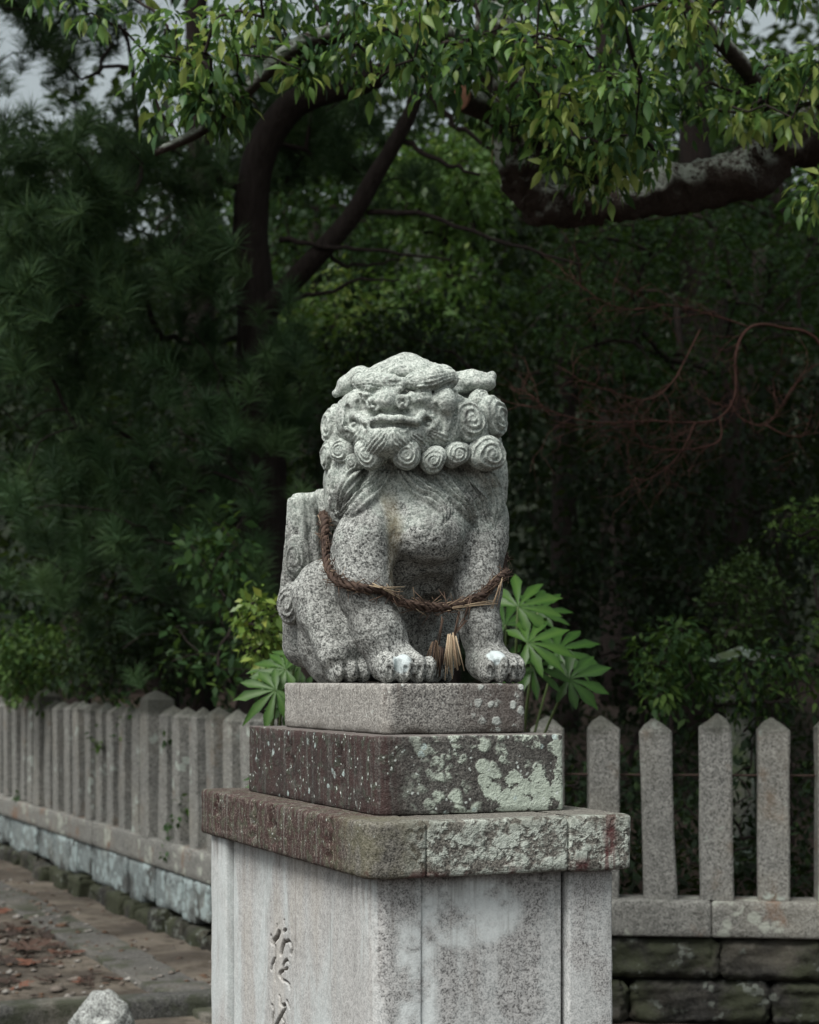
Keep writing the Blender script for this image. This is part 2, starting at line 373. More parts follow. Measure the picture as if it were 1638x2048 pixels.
# upper tier and lichen tier
block('upper_tier', MB1, ped, .165, .575, .30, 1.12, Z_B2+.001, Z_B1, r=(.03,.01,.01,.01), bev=.006, step=.016, zstep=.016)
worn = [[(0,.05),(.02,.03),(.0,-.02)], [(.02,.055),(.035,.02),(.03,-.05)], [(-.02,0),(.04,.005)], [(-.015,-.04),(.035,-.045)]]
def carve_mid(V, N):
    d = 0
    for cv in (.44, .86):
        d = d+strokes_depth(V[:,1]-cv, (V[:,2]-1.41), worn, .008)
    return np.where(N[:,0] < -.9, np.clip(d, 0, 1)*.012, 0)
block('lichen_tier', MB2, ped, .10, .632, .185, 1.275, Z_SLAB1+.001, Z_B2, r=(.035,.010,.012,.012), bev=.004, rough=.003, step=.014, zstep=.014, fine={3:.007}, carve=carve_mid)
# cap slab of three stones
def carve_slab(V, N):
    d = 0
    for k, cv in enumerate((.28, .72, .92, 1.26)):
        d = d+strokes_depth((V[:,1]-cv)*(1 if k % 2 else -1), (V[:,2]-1.235), worn, .008)
    return np.where(N[:,0] < -.9, np.clip(d, 0, 1)*.012, 0)
block('cap_stone', MSL, ped, 0, .155, 0, 1.46, Z_SLAB0, Z_SLAB1, r=(.045,.006,.006,.012), bev=.008, rough=.003, step=.014, zstep=.014, fine={3:.007}, carve=carve_slab)
block('cap_stone', MSL, ped, .1585, .548, .001, 1.46, Z_SLAB0, Z_SLAB1-.001, r=(.006,)*4, bev=.007, rough=.003, step=.016, zstep=.016)
block('cap_stone', MSL, ped, .5515, .732, -.002, 1.46, Z_SLAB0-.002, Z_SLAB1, r=(.006,.014,.012,.006), bev=.008, rough=.003, step=.016, zstep=.016)
# shaft: corner pillars and dressed panels
FLANK_U = .0445
def on_flank(px, py):
    """(v, z) on the dressed flank for a measured point of the inscription"""
    d = np.array([(px-CX)/F, 1.0]); n = UX; t = (FLANK_U+PO.dot(n))/d.dot(n); P = d*t-PO
    return P.dot(VX), CAMZ+(HOR-py)/F*t
CHAR = [([(612,170),(615,270)],1.0), ([(480,250),(480,330)],.8), ([(520,390),(490,480),(440,540),(395,600)],3.4), ([(375,450),(385,580)],1.6), ([(605,385),(640,350)],2.2),
  ([(455,640),(450,850),(400,980),(385,1080)],1.8), ([(450,960),(450,1270)],1.2), ([(610,560),(570,700),(550,800)],3.0), ([(645,580),(690,545),(735,600),(755,690),(735,790)],2.2),
  ([(690,950),(660,890),(620,930),(590,1000),(590,1060),(640,1070),(675,1040)],1.8), ([(590,1085),(540,1130),(530,1180),(570,1250),(660,1290),(700,1330),(710,1400)],2.3),
  ([(525,1540),(540,1600),(545,1700)],1.5), ([(400,1710),(425,1800),(405,1950),(400,2080),(430,2140)],1.9), ([(580,1720),(625,1700),(630,1760),(600,1830),(540,1930),(480,2048),(440,2120)],2.4), ([(665,1640),(685,1700),(705,1755)],2.1), ([(590,1960),(620,2010),(600,2140),(560,2230)],1.7)]
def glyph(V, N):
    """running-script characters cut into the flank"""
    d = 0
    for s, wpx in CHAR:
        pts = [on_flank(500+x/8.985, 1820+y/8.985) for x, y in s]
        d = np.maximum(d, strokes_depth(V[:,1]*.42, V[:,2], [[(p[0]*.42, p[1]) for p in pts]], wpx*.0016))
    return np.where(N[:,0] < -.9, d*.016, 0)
block('corner_pillar', MBODY, ped, .036, .165, .050, .20, 0, Z_SLAB0-.003, r=(.045,.006,.006,.006), bev=.004, rough=.002, step=.03, zstep=.04)
block('front_panel', MBODY, ped, .1665, .558, .058, .30, 0, Z_SLAB0-.0035, r=(.004,)*4, bev=.003, rough=.0015, step=.03, zstep=.04)
block('corner_pillar', MBODY, ped, .570, .700, .040, .20, 0, Z_SLAB0-.005, r=(.008,.008,.006,.006), bev=.004, rough=.002, step=.03, zstep=.04)
block('flank_panel', MBODY, ped, .0445, .12, .2015, 1.246, 0, Z_SLAB0-.0035, r=(.004,)*4, bev=.003, rough=.0015, step=.03, zstep=.0030, fine={3:.005}, carve=glyph, dirt_shade=90)
block('corner_pillar', MBODY, ped, .020, .165, 1.250, 1.410, 0, Z_SLAB0-.003, r=(.008,)*4, bev=.004, rough=.002, step=.03, zstep=.04)
block('corner_pillar', MBODY, ped, .566, .700, 1.250, 1.410, 0, Z_SLAB0-.005, r=(.008,)*4, bev=.004, rough=.002, step=.03, zstep=.04)
block('core', MGAP, ped, .13, .66, .21, 1.38, 0, Z_SLAB0-.006, step=.2, zstep=.3)
# ------------------------------------------------------------------ the stone lion-dog: distance field -> surface net
SO = np.array([*(PO+UX*.37+VX*.71), Z_B1])              # statue origin on the upper tier
def w2l(P): P = np.asarray(P, float)-SO; return np.stack([P[...,0]*UX[0]+P[...,1]*UX[1], P[...,0]*VX[0]+P[...,1]*VX[1], P[...,2]], -1)
def L(px, py, y):
    """statue-frame point seen at (px, py) lying at statue depth y (front is negative)"""
    d = np.array([(px-CX)/F, 1, (HOR-py)/F]); o = np.array([0, 0, CAMZ])
    n = np.array([*VX, 0]); t = (y-np.dot(o-SO, n))/np.dot(d, n)
    return w2l(o+d*t)
YAW = math.atan2(-.10, .995)-TH
HA = np.array([math.cos(YAW), math.sin(YAW), 0]); HB = np.array([math.sin(YAW), -math.cos(YAW), 0]); HC = np.array([0, 0, 1.])
H0 = L(830, 840, -.13)
def Hd(px, py, b):
    """point on the head: seen at (px, py), b metres in front of the head's centre"""
    d = w2l(SO+np.zeros(3)); 
    D = np.array([(px-CX)/F, 1, (HOR-py)/F]); D = np.array([D[0]*UX[0]+D[1]*UX[1], D[0]*VX[0]+D[1]*VX[1], D[2]])
    o = w2l(np.array([0, 0, CAMZ])); t = (b-np.dot(o-H0, HB))/np.dot(D, HB)
    return o+D*t
class Field:
    def __init__(s, lo, hi, h):
        s.lo = np.array(lo, float); s.h = h; s.n = np.ceil((np.array(hi)-s.lo)/h).astype(int)+1
        s.a = np.full(s.n, .1, np.float32)
    def _box(s, lo, hi):
        i0 = np.clip(np.floor((lo-s.lo)/s.h).astype(int), 0, s.n); i1 = np.clip(np.ceil((hi-s.lo)/s.h).astype(int)+1, 0, s.n)
        g = [s.lo[k]+s.h*np.arange(i0[k], i1[k], dtype=np.float32) for k in range(3)]
        return tuple(slice(i0[k], i1[k]) for k in range(3)), (g[0][:,None,None], g[1][None,:,None], g[2][None,None,:])
    def put(s, fn, lo, hi, k, sub=False):
        m = k+.02; sl, (X, Y, Z) = s._box(np.asarray(lo)-m, np.asarray(hi)+m)
        a = s.a[sl]
        if a.size == 0: return
        d = fn(X, Y, Z).astype(np.float32)
        if sub: d = -d; h = np.maximum(k-np.abs(a-d), 0)/k; s.a[sl] = np.maximum(a, d)+h*h*k*.25
        else: h = np.maximum(k-np.abs(a-d), 0)/k; s.a[sl] = np.minimum(a, d)-h*h*k*.25
    def cap(s, p, q, r0, r1=None, k=.02, sub=False):
        p, q = np.asarray(p, float), np.asarray(q, float); r1 = r0 if r1 is None else r1; ab = q-p; L2 = max(ab.dot(ab), 1e-9)
        def fn(X, Y, Z):
            t = np.clip(((X-p[0])*ab[0]+(Y-p[1])*ab[1]+(Z-p[2])*ab[2])/L2, 0, 1)
            return np.sqrt((X-p[0]-t*ab[0])**2+(Y-p[1]-t*ab[1])**2+(Z-p[2]-t*ab[2])**2)-(r0+t*(r1-r0))
        R = max(r0, r1); s.put(fn, np.minimum(p, q)-R, np.maximum(p, q)+R, k, sub)
    def chain(s, pts, rs, k=.02, sub=False):
        rs = [rs]*len(pts) if np.isscalar(rs) else rs
        for i in range(len(pts)-1): s.cap(pts[i], pts[i+1], rs[i], rs[i+1], k, sub)
    def ell(s, c, r, k=.02, ax=None, sub=False):
        c, r = np.asarray(c, float), np.asarray(r, float); ax = np.eye(3) if ax is None else np.asarray(ax)
        def fn(X, Y, Z):
            dx, dy, dz = X-c[0], Y-c[1], Z-c[2]
            q = [dx*ax[i][0]+dy*ax[i][1]+dz*ax[i][2] for i in range(3)]
            k0 = np.sqrt(sum((q[i]/r[i])**2 for i in range(3))); k1 = np.sqrt(sum((q[i]/r[i]**2)**2 for i in range(3)))+1e-6
            return k0*(k0-1)/k1
        R = np.sqrt(((ax*r[:,None])**2).sum(0)); s.put(fn, c-R, c+R, k, sub)
    def val(s, P):
        q = (np.atleast_2d(P)-s.lo)/s.h; q = np.clip(q, 0, s.n-1.001); i = q.astype(int); f = q-i; r = 0
        for dx in (0,1):
            for dy in (0,1):
                for dz in (0,1):
                    r = r+(f[:,0] if dx else 1-f[:,0])*(f[:,1] if dy else 1-f[:,1])*(f[:,2] if dz else 1-f[:,2])*s.a[i[:,0]+dx, i[:,1]+dy, i[:,2]+dz]
        return r
    def grad(s, P):
        P = np.atleast_2d(P); e = s.h*1.5; g = np.stack([s.val(P+e*np.eye(3)[k])-s.val(P-e*np.eye(3)[k]) for k in range(3)], 1)
        return g/(np.linalg.norm(g, axis=1)[:,None]+1e-9)
    def hit(s, px, py):
        """first surface point along the line of sight, or None"""
        D = np.array([(px-CX)/F, 1, (HOR-py)/F]); D = unit([D[0]*UX[0]+D[1]*UX[1], D[0]*VX[0]+D[1]*VX[1], D[2]])
        o = w2l(np.array([0, 0, CAMZ])); T = np.arange(4.1, 6.0, .002); P = o+D*T[:,None]
        ok = np.all((P > s.lo) & (P < s.lo+s.h*(s.n-1)), axis=1); v = np.where(ok, s.val(P), 1)
        i = np.argmax(v < 0)
        return P[i] if v[i] < 0 else None
    def net(s):
        a = s.a; n = s.n; inside = a < 0
        c = [inside[dx:n[0]-1+dx, dy:n[1]-1+dy, dz:n[2]-1+dz] for dx in (0,1) for dy in (0,1) for dz in (0,1)]
        cnt = sum(x.astype(np.int8) for x in c); I = np.argwhere((cnt > 0) & (cnt < 8))
        idx = np.full(n-1, -1, np.int32); idx[tuple(I.T)] = np.arange(len(I))
        acc = np.zeros((len(I), 3)); num = np.zeros(len(I))
        for ax in range(3):
            o1, o2 = [k for k in range(3) if k != ax]
            for p in (0,1):
                for q in (0,1):
                    A = I.copy(); A[:,o1] += p; A[:,o2] += q; B = A.copy(); B[:,ax] += 1
                    va, vb = a[tuple(A.T)], a[tuple(B.T)]; x = (va < 0) != (vb < 0)
                    t = np.where(x, va/np.where(x, va-vb, 1), 0); P = A.astype(float); P[:,ax] += t
                    acc[x] += P[x]; num[x] += 1
        V = s.lo+s.h*acc/num[:,None]; Q = []
        for ax in range(3):
            o1, o2 = (ax+1) % 3, (ax+2) % 3
            lo = [slice(None)]*3; hi = [slice(None)]*3; lo[ax] = slice(0, -1); hi[ax] = slice(1, None)
            x = inside[tuple(lo)] != inside[tuple(hi)]; E_ = np.argwhere(x)
            E_ = E_[(E_[:,o1] > 0) & (E_[:,o2] > 0) & (E_[:,o1] < n[o1]-1) & (E_[:,o2] < n[o2]-1)]
            def cell(d1, d2): C = E_.copy(); C[:,o1] -= d1; C[:,o2] -= d2; return idx[tuple(C.T)]
            q = np.stack([cell(1,1), cell(0,1), cell(0,0), cell(1,0)], 1); fl = ~inside[tuple(E_.T)]
            q[fl] = q[fl][:, ::-1]; Q.append(q)
        Q = np.concatenate(Q); return V, Q[(Q >= 0).all(1)]

fb = Field((-.34, -.44, -.004), (.34, .44, .92), .0036)
# torso, rump, chest
fb.cap((0, -.06, .40), (0, .17, .20), .17, .175, .05)
fb.ell((0, .18, .17), (.165, .16, .16), .05)
fb.ell(L(838, 1035, -.13), (.205, .15, .17), .05)
fb.ell(L(860, 1068, -.265), (.098, .065, .080), .04)            # breast bulge
fb.ell(L(735, 1075, -.22), (.075, .07, .10), .05)             # left shoulder
fb.ell(L(965, 1050, -.17), (.07, .09, .12), .05)              # right shoulder
fb.cap((0, .02, .60), (0, .14, .38), .15, .14, .06)           # neck and back
# front legs
fb.chain([L(728,1090,-.22), L(728,1180,-.24), L(757,1262,-.28), L(783,1318,-.295)], [.085,.072,.066,.06], .03)
fb.chain([L(960,1090,-.20), L(955,1180,-.24), L(962,1262,-.285), L(972,1318,-.30)], [.072,.062,.052,.052], .03)
def paw(px, py, y, w, dirx, n=4, big=1.0):
    c = L(px, py, y); d = unit([dirx, -1, 0]); sd = np.array([-d[1], d[0], 0])*-1
    fb.ell(c+[0,0,.004], (w*.92, .085*big, .048*big), .03, np.array([sd, d, [0,0,1]]))
    for i in range(n):
        t = (i-(n-1)/2)/((n-1)/2)
        p = c+sd*w*.74*t+d*(.068-.020*t*t)*big; p[2] = .030*big
        fb.ell(p+[0,-.004,.010], (w*.31, .040*big, .040*big), .014, np.array([sd, d, [0,0,1]]))
        for s_ in (-.33, .33):      # grooves that shape the claws
            g = p+sd*w*.30*s_+d*.036*big; fb.cap(g+[0,0,.012], g+[0,0,-.03], .005, .005, .006, True)
        if i: 
            g = c+sd*w*.74*(t-1/(n-1))+d*.085*big; g[2] = .035; fb.cap(g+[0,0,.02], g+[0,0,-.04], .005, .005, .012, True)
paw(797, 1332, -.30, .080, .06)
paw(984, 1332, -.31, .062, .06)
# left hind leg: thigh, knee, paw; mirrored on the far side
for sx in (-1, 1):
    k = L(632, 1160, .16); k = np.array([sx*abs(k[0]), k[1], k[2]])
    fb.chain([np.array([sx*.132,.22,.13]), k+[0,0,-.04], k+[-.008*sx,-.02,-.0], k+[.004*sx,-.035,-.10], np.array([k[0]+.02*sx*-1, .06, .08])], [.090,.068,.05,.050,.046], .03)
    fb.ell((sx*.132, .19, .09), (.066, .14, .10), .05)
    p0 = L(688, 1338, .09); px_ = sx*abs(p0[0]); c = np.array([px_, p0[1], .03])
    fb.ell(c+[0,.05,.01], (.062,.10,.052), .03)
    for i in range(3):
        t = i-1; q = c+[.040*t, -.045+.008*t*t, .004]
        fb.ell(q, (.023,.045,.036), .008)
        for s_ in (-.4, .4): fb.cap(q+[.02*s_,-.045,.012], q+[.02*s_,-.045,-.03], .004, .004, .005, True)
# groove between thigh and flank, between foreleg and haunch
fb.chain([L(682,1165,.06), L(686,1210,.03), L(694,1260,.0), L(706,1300,-.04)], [.016,.030,.034,.028], .02, True)
fb.chain([L(788,960,-.30), L(790,1040,-.315), L(797,1100,-.31)], [.016,.018,.022], .03, True)     # channel down the chest
# hollow under the chest
fb.chain([L(856,1180,-.30), L(862,1250,-.28), L(858,1330,-.30)], [.05,.058,.06], .03, True)
fb.chain([L(856,1190,-.18), L(850,1330,-.16)], [.055,.065], .03, True)
fb.chain([L(850,1215,-.06), L(838,1330,-.04)], [.060,.07], .03, True)
# mane mass behind and under the head
fb.ell(L(832, 930, -.06), (.215, .17, .15), .04)
fb.ell(L(835, 985, -.10), (.215, .13, .11), .04)
fb.ell(L(968, 965, -.02), (.048, .13, .14), .03)
fb.ell(L(680, 975, -.08), (.034, .10, .115), .03)
HAX = np.array([HA, HB, HC])
# --- head
fb.ell(H0+HB*-.01, (.175,.18,.150), .03, HAX)
fb.ell(Hd(800, 850, .09), (.150,.115,.11), .03, HAX)
fb.ell(Hd(785, 872, .160), (.100,.075,.060), .03, HAX)                  # jaw
fb.ell(Hd(774, 874, .198), (.060,.045,.050), .025, HAX)
fb.chain([Hd(766,880,.21), Hd(745,900,.19)], [.040,.030], .02); fb.chain([Hd(784,880,.21), Hd(806,898,.195)], [.040,.030], .02)                 # chin
fb.ell(Hd(712, 838, .11), (.055,.07,.075), .02, HAX); fb.ell(Hd(880, 850, .10), (.07,.08,.08), .02, HAX)   # cheeks
# cap of hair
fb.ell(Hd(812, 762, .02), (.128,.165,.046), .02, HAX)
fb.ell(Hd(814, 748, .03), (.085,.11,.034), .03, HAX)
fb.ell(Hd(812, 731, .04), (.036,.06,.026), .04, HAX)
fb.ell(Hd(722, 752, .05), (.032,.05,.026), .012, HAX); fb.ell(Hd(884, 748, .07), (.036,.06,.024), .012, HAX)
# mane filling out both sides of the head
fb.ell(Hd(950, 872, .0), (.055,.09,.115), .03, HAX); fb.ell(Hd(966, 935, -.04), (.048,.10,.11), .03, HAX)
fb.ell(Hd(682, 878, .01), (.038,.08,.09), .03, HAX); fb.ell(Hd(915, 876, .05), (.06,.06,.075), .03, HAX); fb.ell(Hd(800, 900, .10), (.12,.07,.05), .03, HAX)
fb.chain([Hd(832,764,.185), Hd(868,757,.175), Hd(898,757,.14)], [.022,.030,.027], .012)
fb.chain([Hd(785,764,.19), Hd(745,766,.175), Hd(722,765,.14)], [.018,.027,.026], .012)
fb.chain([Hd(778,766,.195), Hd(806,766,.195)], .015, .01)
fb.chain([Hd(780,776,.20), Hd(800,776,.20)], .010, .008)
# temples, eye bulges, brow
fb.ell(Hd(889, 806, .160), (.034,.040,.042), .010, HAX)
fb.ell(Hd(712, 806, .150), (.032,.035,.035), .012, HAX)
for ex, ey in ((737, 789), (842, 786)):
    fb.ell(Hd(ex, ey, .188), (.020,.022,.017), .006, HAX)
    fb.chain([Hd(ex-16,ey-3,.188), Hd(ex,ey-12,.205), Hd(ex+18,ey-4,.188)], .007, .006)
    fb.chain([Hd(ex-15,ey+6,.19), Hd(ex,ey+12,.203), Hd(ex+15,ey+6,.19)], .006, .006)
# nose
fb.ell(Hd(776, 800, .190), (.036,.050,.032), .012, HAX)
fb.ell(Hd(774, 803, .222), (.024,.028,.026), .010, HAX)
for nx, ny, s_ in ((747, 811, -1), (804, 805, 1)):
    fb.ell(Hd(nx, ny, .200), (.020,.030,.020), .006, HAX)
    ring = [Hd(nx+11*math.cos(t)*s_*-1, ny-11*math.sin(t), .226) for t in np.linspace(-.4, 5.2, 9)]
    fb.chain(ring, [.0060]*9, .003); fb.ell(Hd(nx, ny+1, .236), (.009,.016,.009), .003, HAX, True); fb.ell(Hd(nx+1*s_, ny+4, .226), (.0065,.012,.0065), .002, HAX)
fb.chain([Hd(826,800,.19), Hd(860,806,.17)], .022, .014)
# upper lip, mouth slit, lip corners
fb.chain([Hd(718,836,.185), Hd(738,845,.215), Hd(763,838,.238), Hd(798,840,.238), Hd(832,843,.215), Hd(846,828,.195), Hd(864,834,.178)], [.011,.012,.013,.013,.012,.010,.010], .008)
fb.chain([Hd(728,853,.225), Hd(763,850,.25), Hd(800,850,.25), Hd(832,854,.225)], [.008,.008,.008,.008], .008, True)
for mx, my, b in ((706, 846, .172), (855, 845, .178)):
    ring = [Hd(mx+17*math.cos(t), my+16*math.sin(t), b) for t in np.linspace(0, 2*math.pi, 9)]
    fb.chain(ring, .008, .006); fb.ell(Hd(mx, my, b+.012), (.013,.02,.013), .004, HAX, True); fb.ell(Hd(mx+2, my+4, b-.004), (.009,.012,.008), .003, HAX)
for tx in (738, 812): fb.cap(Hd(tx, 846, .222), Hd(tx+1, 861, .228), .010, .006, .005)
# ears
fb.chain([Hd(905,764,.03), Hd(945,764,.02), Hd(972,762,.01)], [.026,.032,.024], .012)
fb.ell(Hd(948, 768, .02), (.062,.045,.026), .012, HAX); fb.ell(Hd(984, 752, .0), (.012,.02,.014), .012, HAX)
fb.ell(Hd(945, 790, .05), (.055,.045,.010), .008, HAX, True)
fb.chain([Hd(716,758,.06), Hd(694,772,.05), Hd(674,786,.045)], [.030,.026,.013], .012)
# incised lines of the face
def incise(P, r_=.007, deep=.0, k=.005):
    pts = [h+fb.grad(h)[0]*(-deep) for h in (fb.hit(*q) for q in P) if h is not None]
    LINES.append((pts, r_, k))
LINES = []
incise([(814,779),(835,781),(860,780),(885,774),(906,766)], .0065, .001); incise([(768,778),(748,783),(728,781),(716,776)], .006)
incise([(732,797),(733,812),(740,824),(752,829)], .006); incise([(820,797),(821,812),(813,822),(801,826)], .006)
incise([(730,853),(745,851),(765,850),(785,850),(805,851),(828,854)], .007, .003)
incise([(872,812),(874,828),(884,845),(884,862)], .005); incise([(913,785),(914,812),(910,838),(905,862),(897,884)], .008, .002)
incise([(722,792),(716,806),(722,820)], .005)
incise([(694,815),(690,840),(694,866)], .007, .002)
for y_ in (764, 772): incise([(776,y_),(800,y_)], .004, 0, .003)
for p_, r_, k_ in LINES: fb.chain(p_, r_, k_, True)
fb.chain([Hd(776,930,.17), Hd(778,975,.16)], [.024,.012], .012, True)    # the parting

def stone_mat():
    m = Mat('stone_statue', 'obj'); m.tc.object = lion; x, y, z = m.xyz()
    n1 = m.noise(185, 2, .65); n2 = m.noise(75, 3, .6); n3 = m.noise(9, 6, .62); n4 = m.noise(26, 4, .6); n6 = m.noise(3.5, 4); run = m.noise(1, 4, .6, m.scaled((24, 24, 3)))
    g = n1.step(.40, .60)*.6+n2.step(.38, .62)*.4
    c = m.mix((.038,.040,.038), (.47,.485,.455), g)
    up = z.step(.34, .60)                                                    # lichen bloom thickest on the head
    pale = m.mix((.24,.28,.25), (.58,.63,.57), (n1*.6+n2*.5).step(.38, .72))
    c = m.mix(c, pale, (n3*.7+n4*.45+up*.26).step(.60, .82)*.7)
    c = m.mix(c, (.055,.052,.05), (n4*.7+n2*.6).step(.70, .86)*.75)            # black crust
    c = m.mix(c, m.mix(c, (.07,.068,.062), .7), n6.step(.46, .60)*up.step(1, .2)*.6)
    c = m.mix(c, m.mix(c, (.045,.045,.042), .7), (run*.7+n3*.5).step(.62, .76)*.6)
    # damp ochre run-off down the middle of the chest
    lx = x-float(L(790,1050,-.29)[0])
    c = m.mix(c, m.mix(c, (.15,.115,.05), .6), lx.abs().step(.034, .008)*z.step(.56, .48)*z.step(.15, .30)*y.step(-.12, -.20)*(n3+.25).min(1))
    for px, py, r in ((803,1326,.026),(991,1312,.026),(936,887,.018)):
        p = fb.hit(px, py)
        if p is None: continue
        d = ((x-float(p[0])).pow(2)+(y-float(p[1])).pow(2)+(z-float(p[2])).pow(2)).pow(.5)+(n4-.5)*.02
        c = m.mix(c, (.47,.53,.53), d.step(r+.003, r-.004)*.9)
    m.bump(n1*.7+n2*1.0+n4*.6, .6, .005)
    return m.done(c, .9, .2)
vdir = np.array([-math.sin(TH), -math.cos(TH), 0])        # toward the camera, in the statue frame
lion = empty('lion_dog_statue', SO, TH)
MST = stone_mat()
tag(lion, 'weathered granite lion-dog guardian statue seated on the pedestal', 'statue')
V_, Q_ = fb.net()
nrm = fb.grad(V_); V_ = V_+nrm*(.0020*vnoise(V_, 40, 2)+.0012*vnoise(V_, 110, 1)+.0030*vnoise(V_+3, 26, 2)*np.clip((V_[:,2]-.45)/.15, 0, 1))[:,None]
# hair: raised locks with strand grooves, cut into the front of the stone
HAIR = [ # path in the view, half widths, strands, rise, groove depth
 ([(782,926),(764,958),(738,988),(708,1014),(676,1036)], [7,16,22,20,7], 4, .030, .0125), ([(722,925),(704,955),(688,990),(676,1020)], [12,14,13,6], 3, .020, .010),
 ([(796,926),(812,955),(840,980),(868,998),(890,1018),(893,1042)], [7,15,20,20,16,7], 4, .034, .0125), ([(848,932),(878,962),(908,994),(936,1022),(950,1052)], [10,17,20,18,7], 4, .032, .0125),
 ([(918,932),(940,966),(962,1002),(978,1042)], [11,16,15,7], 3, .028, .0115), ([(972,938),(986,975),(996,1012),(990,1052)], [11,13,12,6], 3, .020, .010), ([(668,935),(664,975),(664,1022)], [10,11,7], 3, .008, .009),
 ([(774,858),(760,880),(744,900),(726,918)], [10,18,21,16], 5, .005, .0035), ([(784,858),(800,880),(818,900)], [10,17,16], 4, .005, .0035), ([(816,866),(842,884),(868,906)], [9,15,13], 4, .004, .0035),
 ([(722,866),(710,890),(698,918)], [10,14,11], 3, .004, .003), ([(862,866),(892,880),(920,896)], [9,13,11], 3, .004, .003),
 ([(822,772),(850,768),(880,760),(908,752)], [7,14,16,10], 4, .004, .0032), ([(790,770),(755,772),(728,769),(706,772)], [7,12,14,9], 4, .003, .0032), ([(815,712),(790,728),(760,742),(735,752)], [6,10,12,8], 3, .002, .0025), ([(818,712),(846,726),(872,738)], [6,10,9], 3, .002, .0025)]
Wp = SO+np.c_[V_[:,0,None]*UX+V_[:,1,None]*VX, V_[:,2]]; PX = np.c_[CX+Wp[:,0]/Wp[:,1]*F, HOR-(Wp[:,2]-CAMZ)/Wp[:,1]*F]
front = np.clip((nrm@vdir-.05)/.35, 0, 1)*np.clip((.14-V_[:,1])/.1, 0, 1); rise = np.zeros(len(V_)); groove = np.zeros(len(V_))
for P, sp, n_, up_, gd in HAIR:
    C_ = spline(np.array(P, float), 60); W_ = np.interp(np.linspace(0, 1, 60), np.linspace(0, 1, len(sp)), sp); T_ = np.gradient(C_, axis=0); T_ /= np.linalg.norm(T_, axis=1)[:,None]
    m_ = np.where((PX[:,0] > C_[:,0].min()-30) & (PX[:,0] < C_[:,0].max()+30) & (PX[:,1] > C_[:,1].min()-30) & (PX[:,1] < C_[:,1].max()+30) & (front > 0))[0]
    if len(m_) == 0: continue
    D_ = PX[m_][:,None,:]-C_[None]; k_ = np.argmin((D_**2).sum(2), axis=1); d_ = D_[np.arange(len(m_)), k_]
    q_ = (d_[:,0]*-T_[k_,1]+d_[:,1]*T_[k_,0])/W_[k_]; t_ = k_/59; along = np.abs((d_*T_[k_]).sum(1)); ok = (np.abs(q_) < 1) & (along < 4)
    prof = np.sqrt(np.clip(1-q_**2, 0, 1))*np.clip(t_/.12, .25, 1)*np.clip((1-t_)/.4, .05, 1); h_ = up_*prof*ok
    wob = 1.2*np.sin(t_*9+q_*2)
    g_ = -gd*(1-np.abs(np.sin(math.pi*n_*.5*(q_+.06*wob+1))))**.8*(1.6)*np.clip((1-np.abs(q_))/.12, 0, 1)
    b_ = h_ > rise[m_]; rise[m_[b_]] = h_[b_]; groove[m_[b_]] = g_[b_]
V_ = V_+nrm*((rise+groove)*front)[:,None]
obj('body', mesh_np('statue_body', V_, Q_, MST), lion)

def curl_mesh(name, R, H, turns=3.2, sgn=1, seed=0, wear=1):
    """a carved snail curl: dome with a spiral groove, +Z out of the surface"""
    nr, ns = 26, 44; V = [(0, 0, H)]; rr = np.random.default_rng(seed); ph = rr.uniform(0, 6.28)
    for i in range(1, nr+1):
        t = i/nr; a = np.arange(ns)*2*math.pi/ns
        dome = H*np.sqrt(max(1-(t*.985)**2.6, 0))-(.012 if i == nr else 0)
        ridge = np.cos(turns*2*math.pi*t-sgn*a+ph); amp = R*.060*min(1, t*2.2)*(1 if t < .93 else .3)*(.55+.6*np.sin(a*1.0+ph*3)**2)
        rad = R*t*(1+.09*np.sin(2*a+ph)+.04*np.sin(3*a+ph*2))
        V += list(zip(rad*np.cos(a), rad*np.sin(a), dome+amp*ridge))
    V = np.array(V); V += wear*R*np.c_[.05*vnoise(V+seed, 55, 2), .05*vnoise(V+seed+5, 55, 2), .09*vnoise(V+seed+9, 45, 2)]
    Fc = [(0, 1+j, 1+(j+1) % ns) for j in range(ns)]
    Fc += [(1+i*ns+j, 1+(i+1)*ns+j, 1+(i+1)*ns+(j+1) % ns, 1+i*ns+(j+1) % ns) for i in range(nr-1) for j in range(ns)]
    return mesh_np(name, V, Fc, MST)
def frame_q(n, up=(0,0,1)):
    n = unit(n); x = np.cross(up, n); x = unit(x) if np.linalg.norm(x) > 1e-3 else np.array([1.,0,0]); y = np.cross(n, x)
    return Matrix((x, y, n)).transposed().to_euler()
curls = [ # px, py, radius (m), height, (normal in head axes: right, front, up) , depth b or None for the surface, spin
 (940,842,.056,.036,(.45,.9,.05),.112,1), (988,834,.060,.040,(.95,.45,.05),.035,-1), (976,908,.055,.038,(.6,.8,-.15),.095,1),
 (914,908,.038,.036,(.35,.95,-.1),.138,-1), (867,920,.038,.034,(.15,1,-.15),.168,1), (813,908,.042,.036,(.05,1,-.15),.205,1),
 (737,908,.042,.034,(-.15,1,-.1),.200,-1), (706,926,.026,.026,(-.3,.95,-.2),.140,-1), (684,902,.040,.032,(-.5,.85,0),.122,-1),
 (664,850,.056,.034,(-.85,.55,.05),.055,1), (660,912,.050,.034,(-.85,.5,-.1),.05,-1),
 (741,762,.030,.020,(-.25,1,.15),.190,-1), (826,760,.025,.018,(.0,1,.15),.197,1), (870,752,.034,.020,(.2,1,.25),.180,1),
 (992,900,.045,.030,(1,-.05,0),-.06,1),
 (893,872,.027,.026,(.3,.95,0),.142,1), (703,872,.024,.022,(-.4,.9,0),.135,-1), (962,798,.034,.028,(.55,.7,.4),.055,-1), (688,812,.028,.024,(-.6,.75,.2),.085,1), (842,890,.022,.022,(.1,1,-.05),.176,-1)]
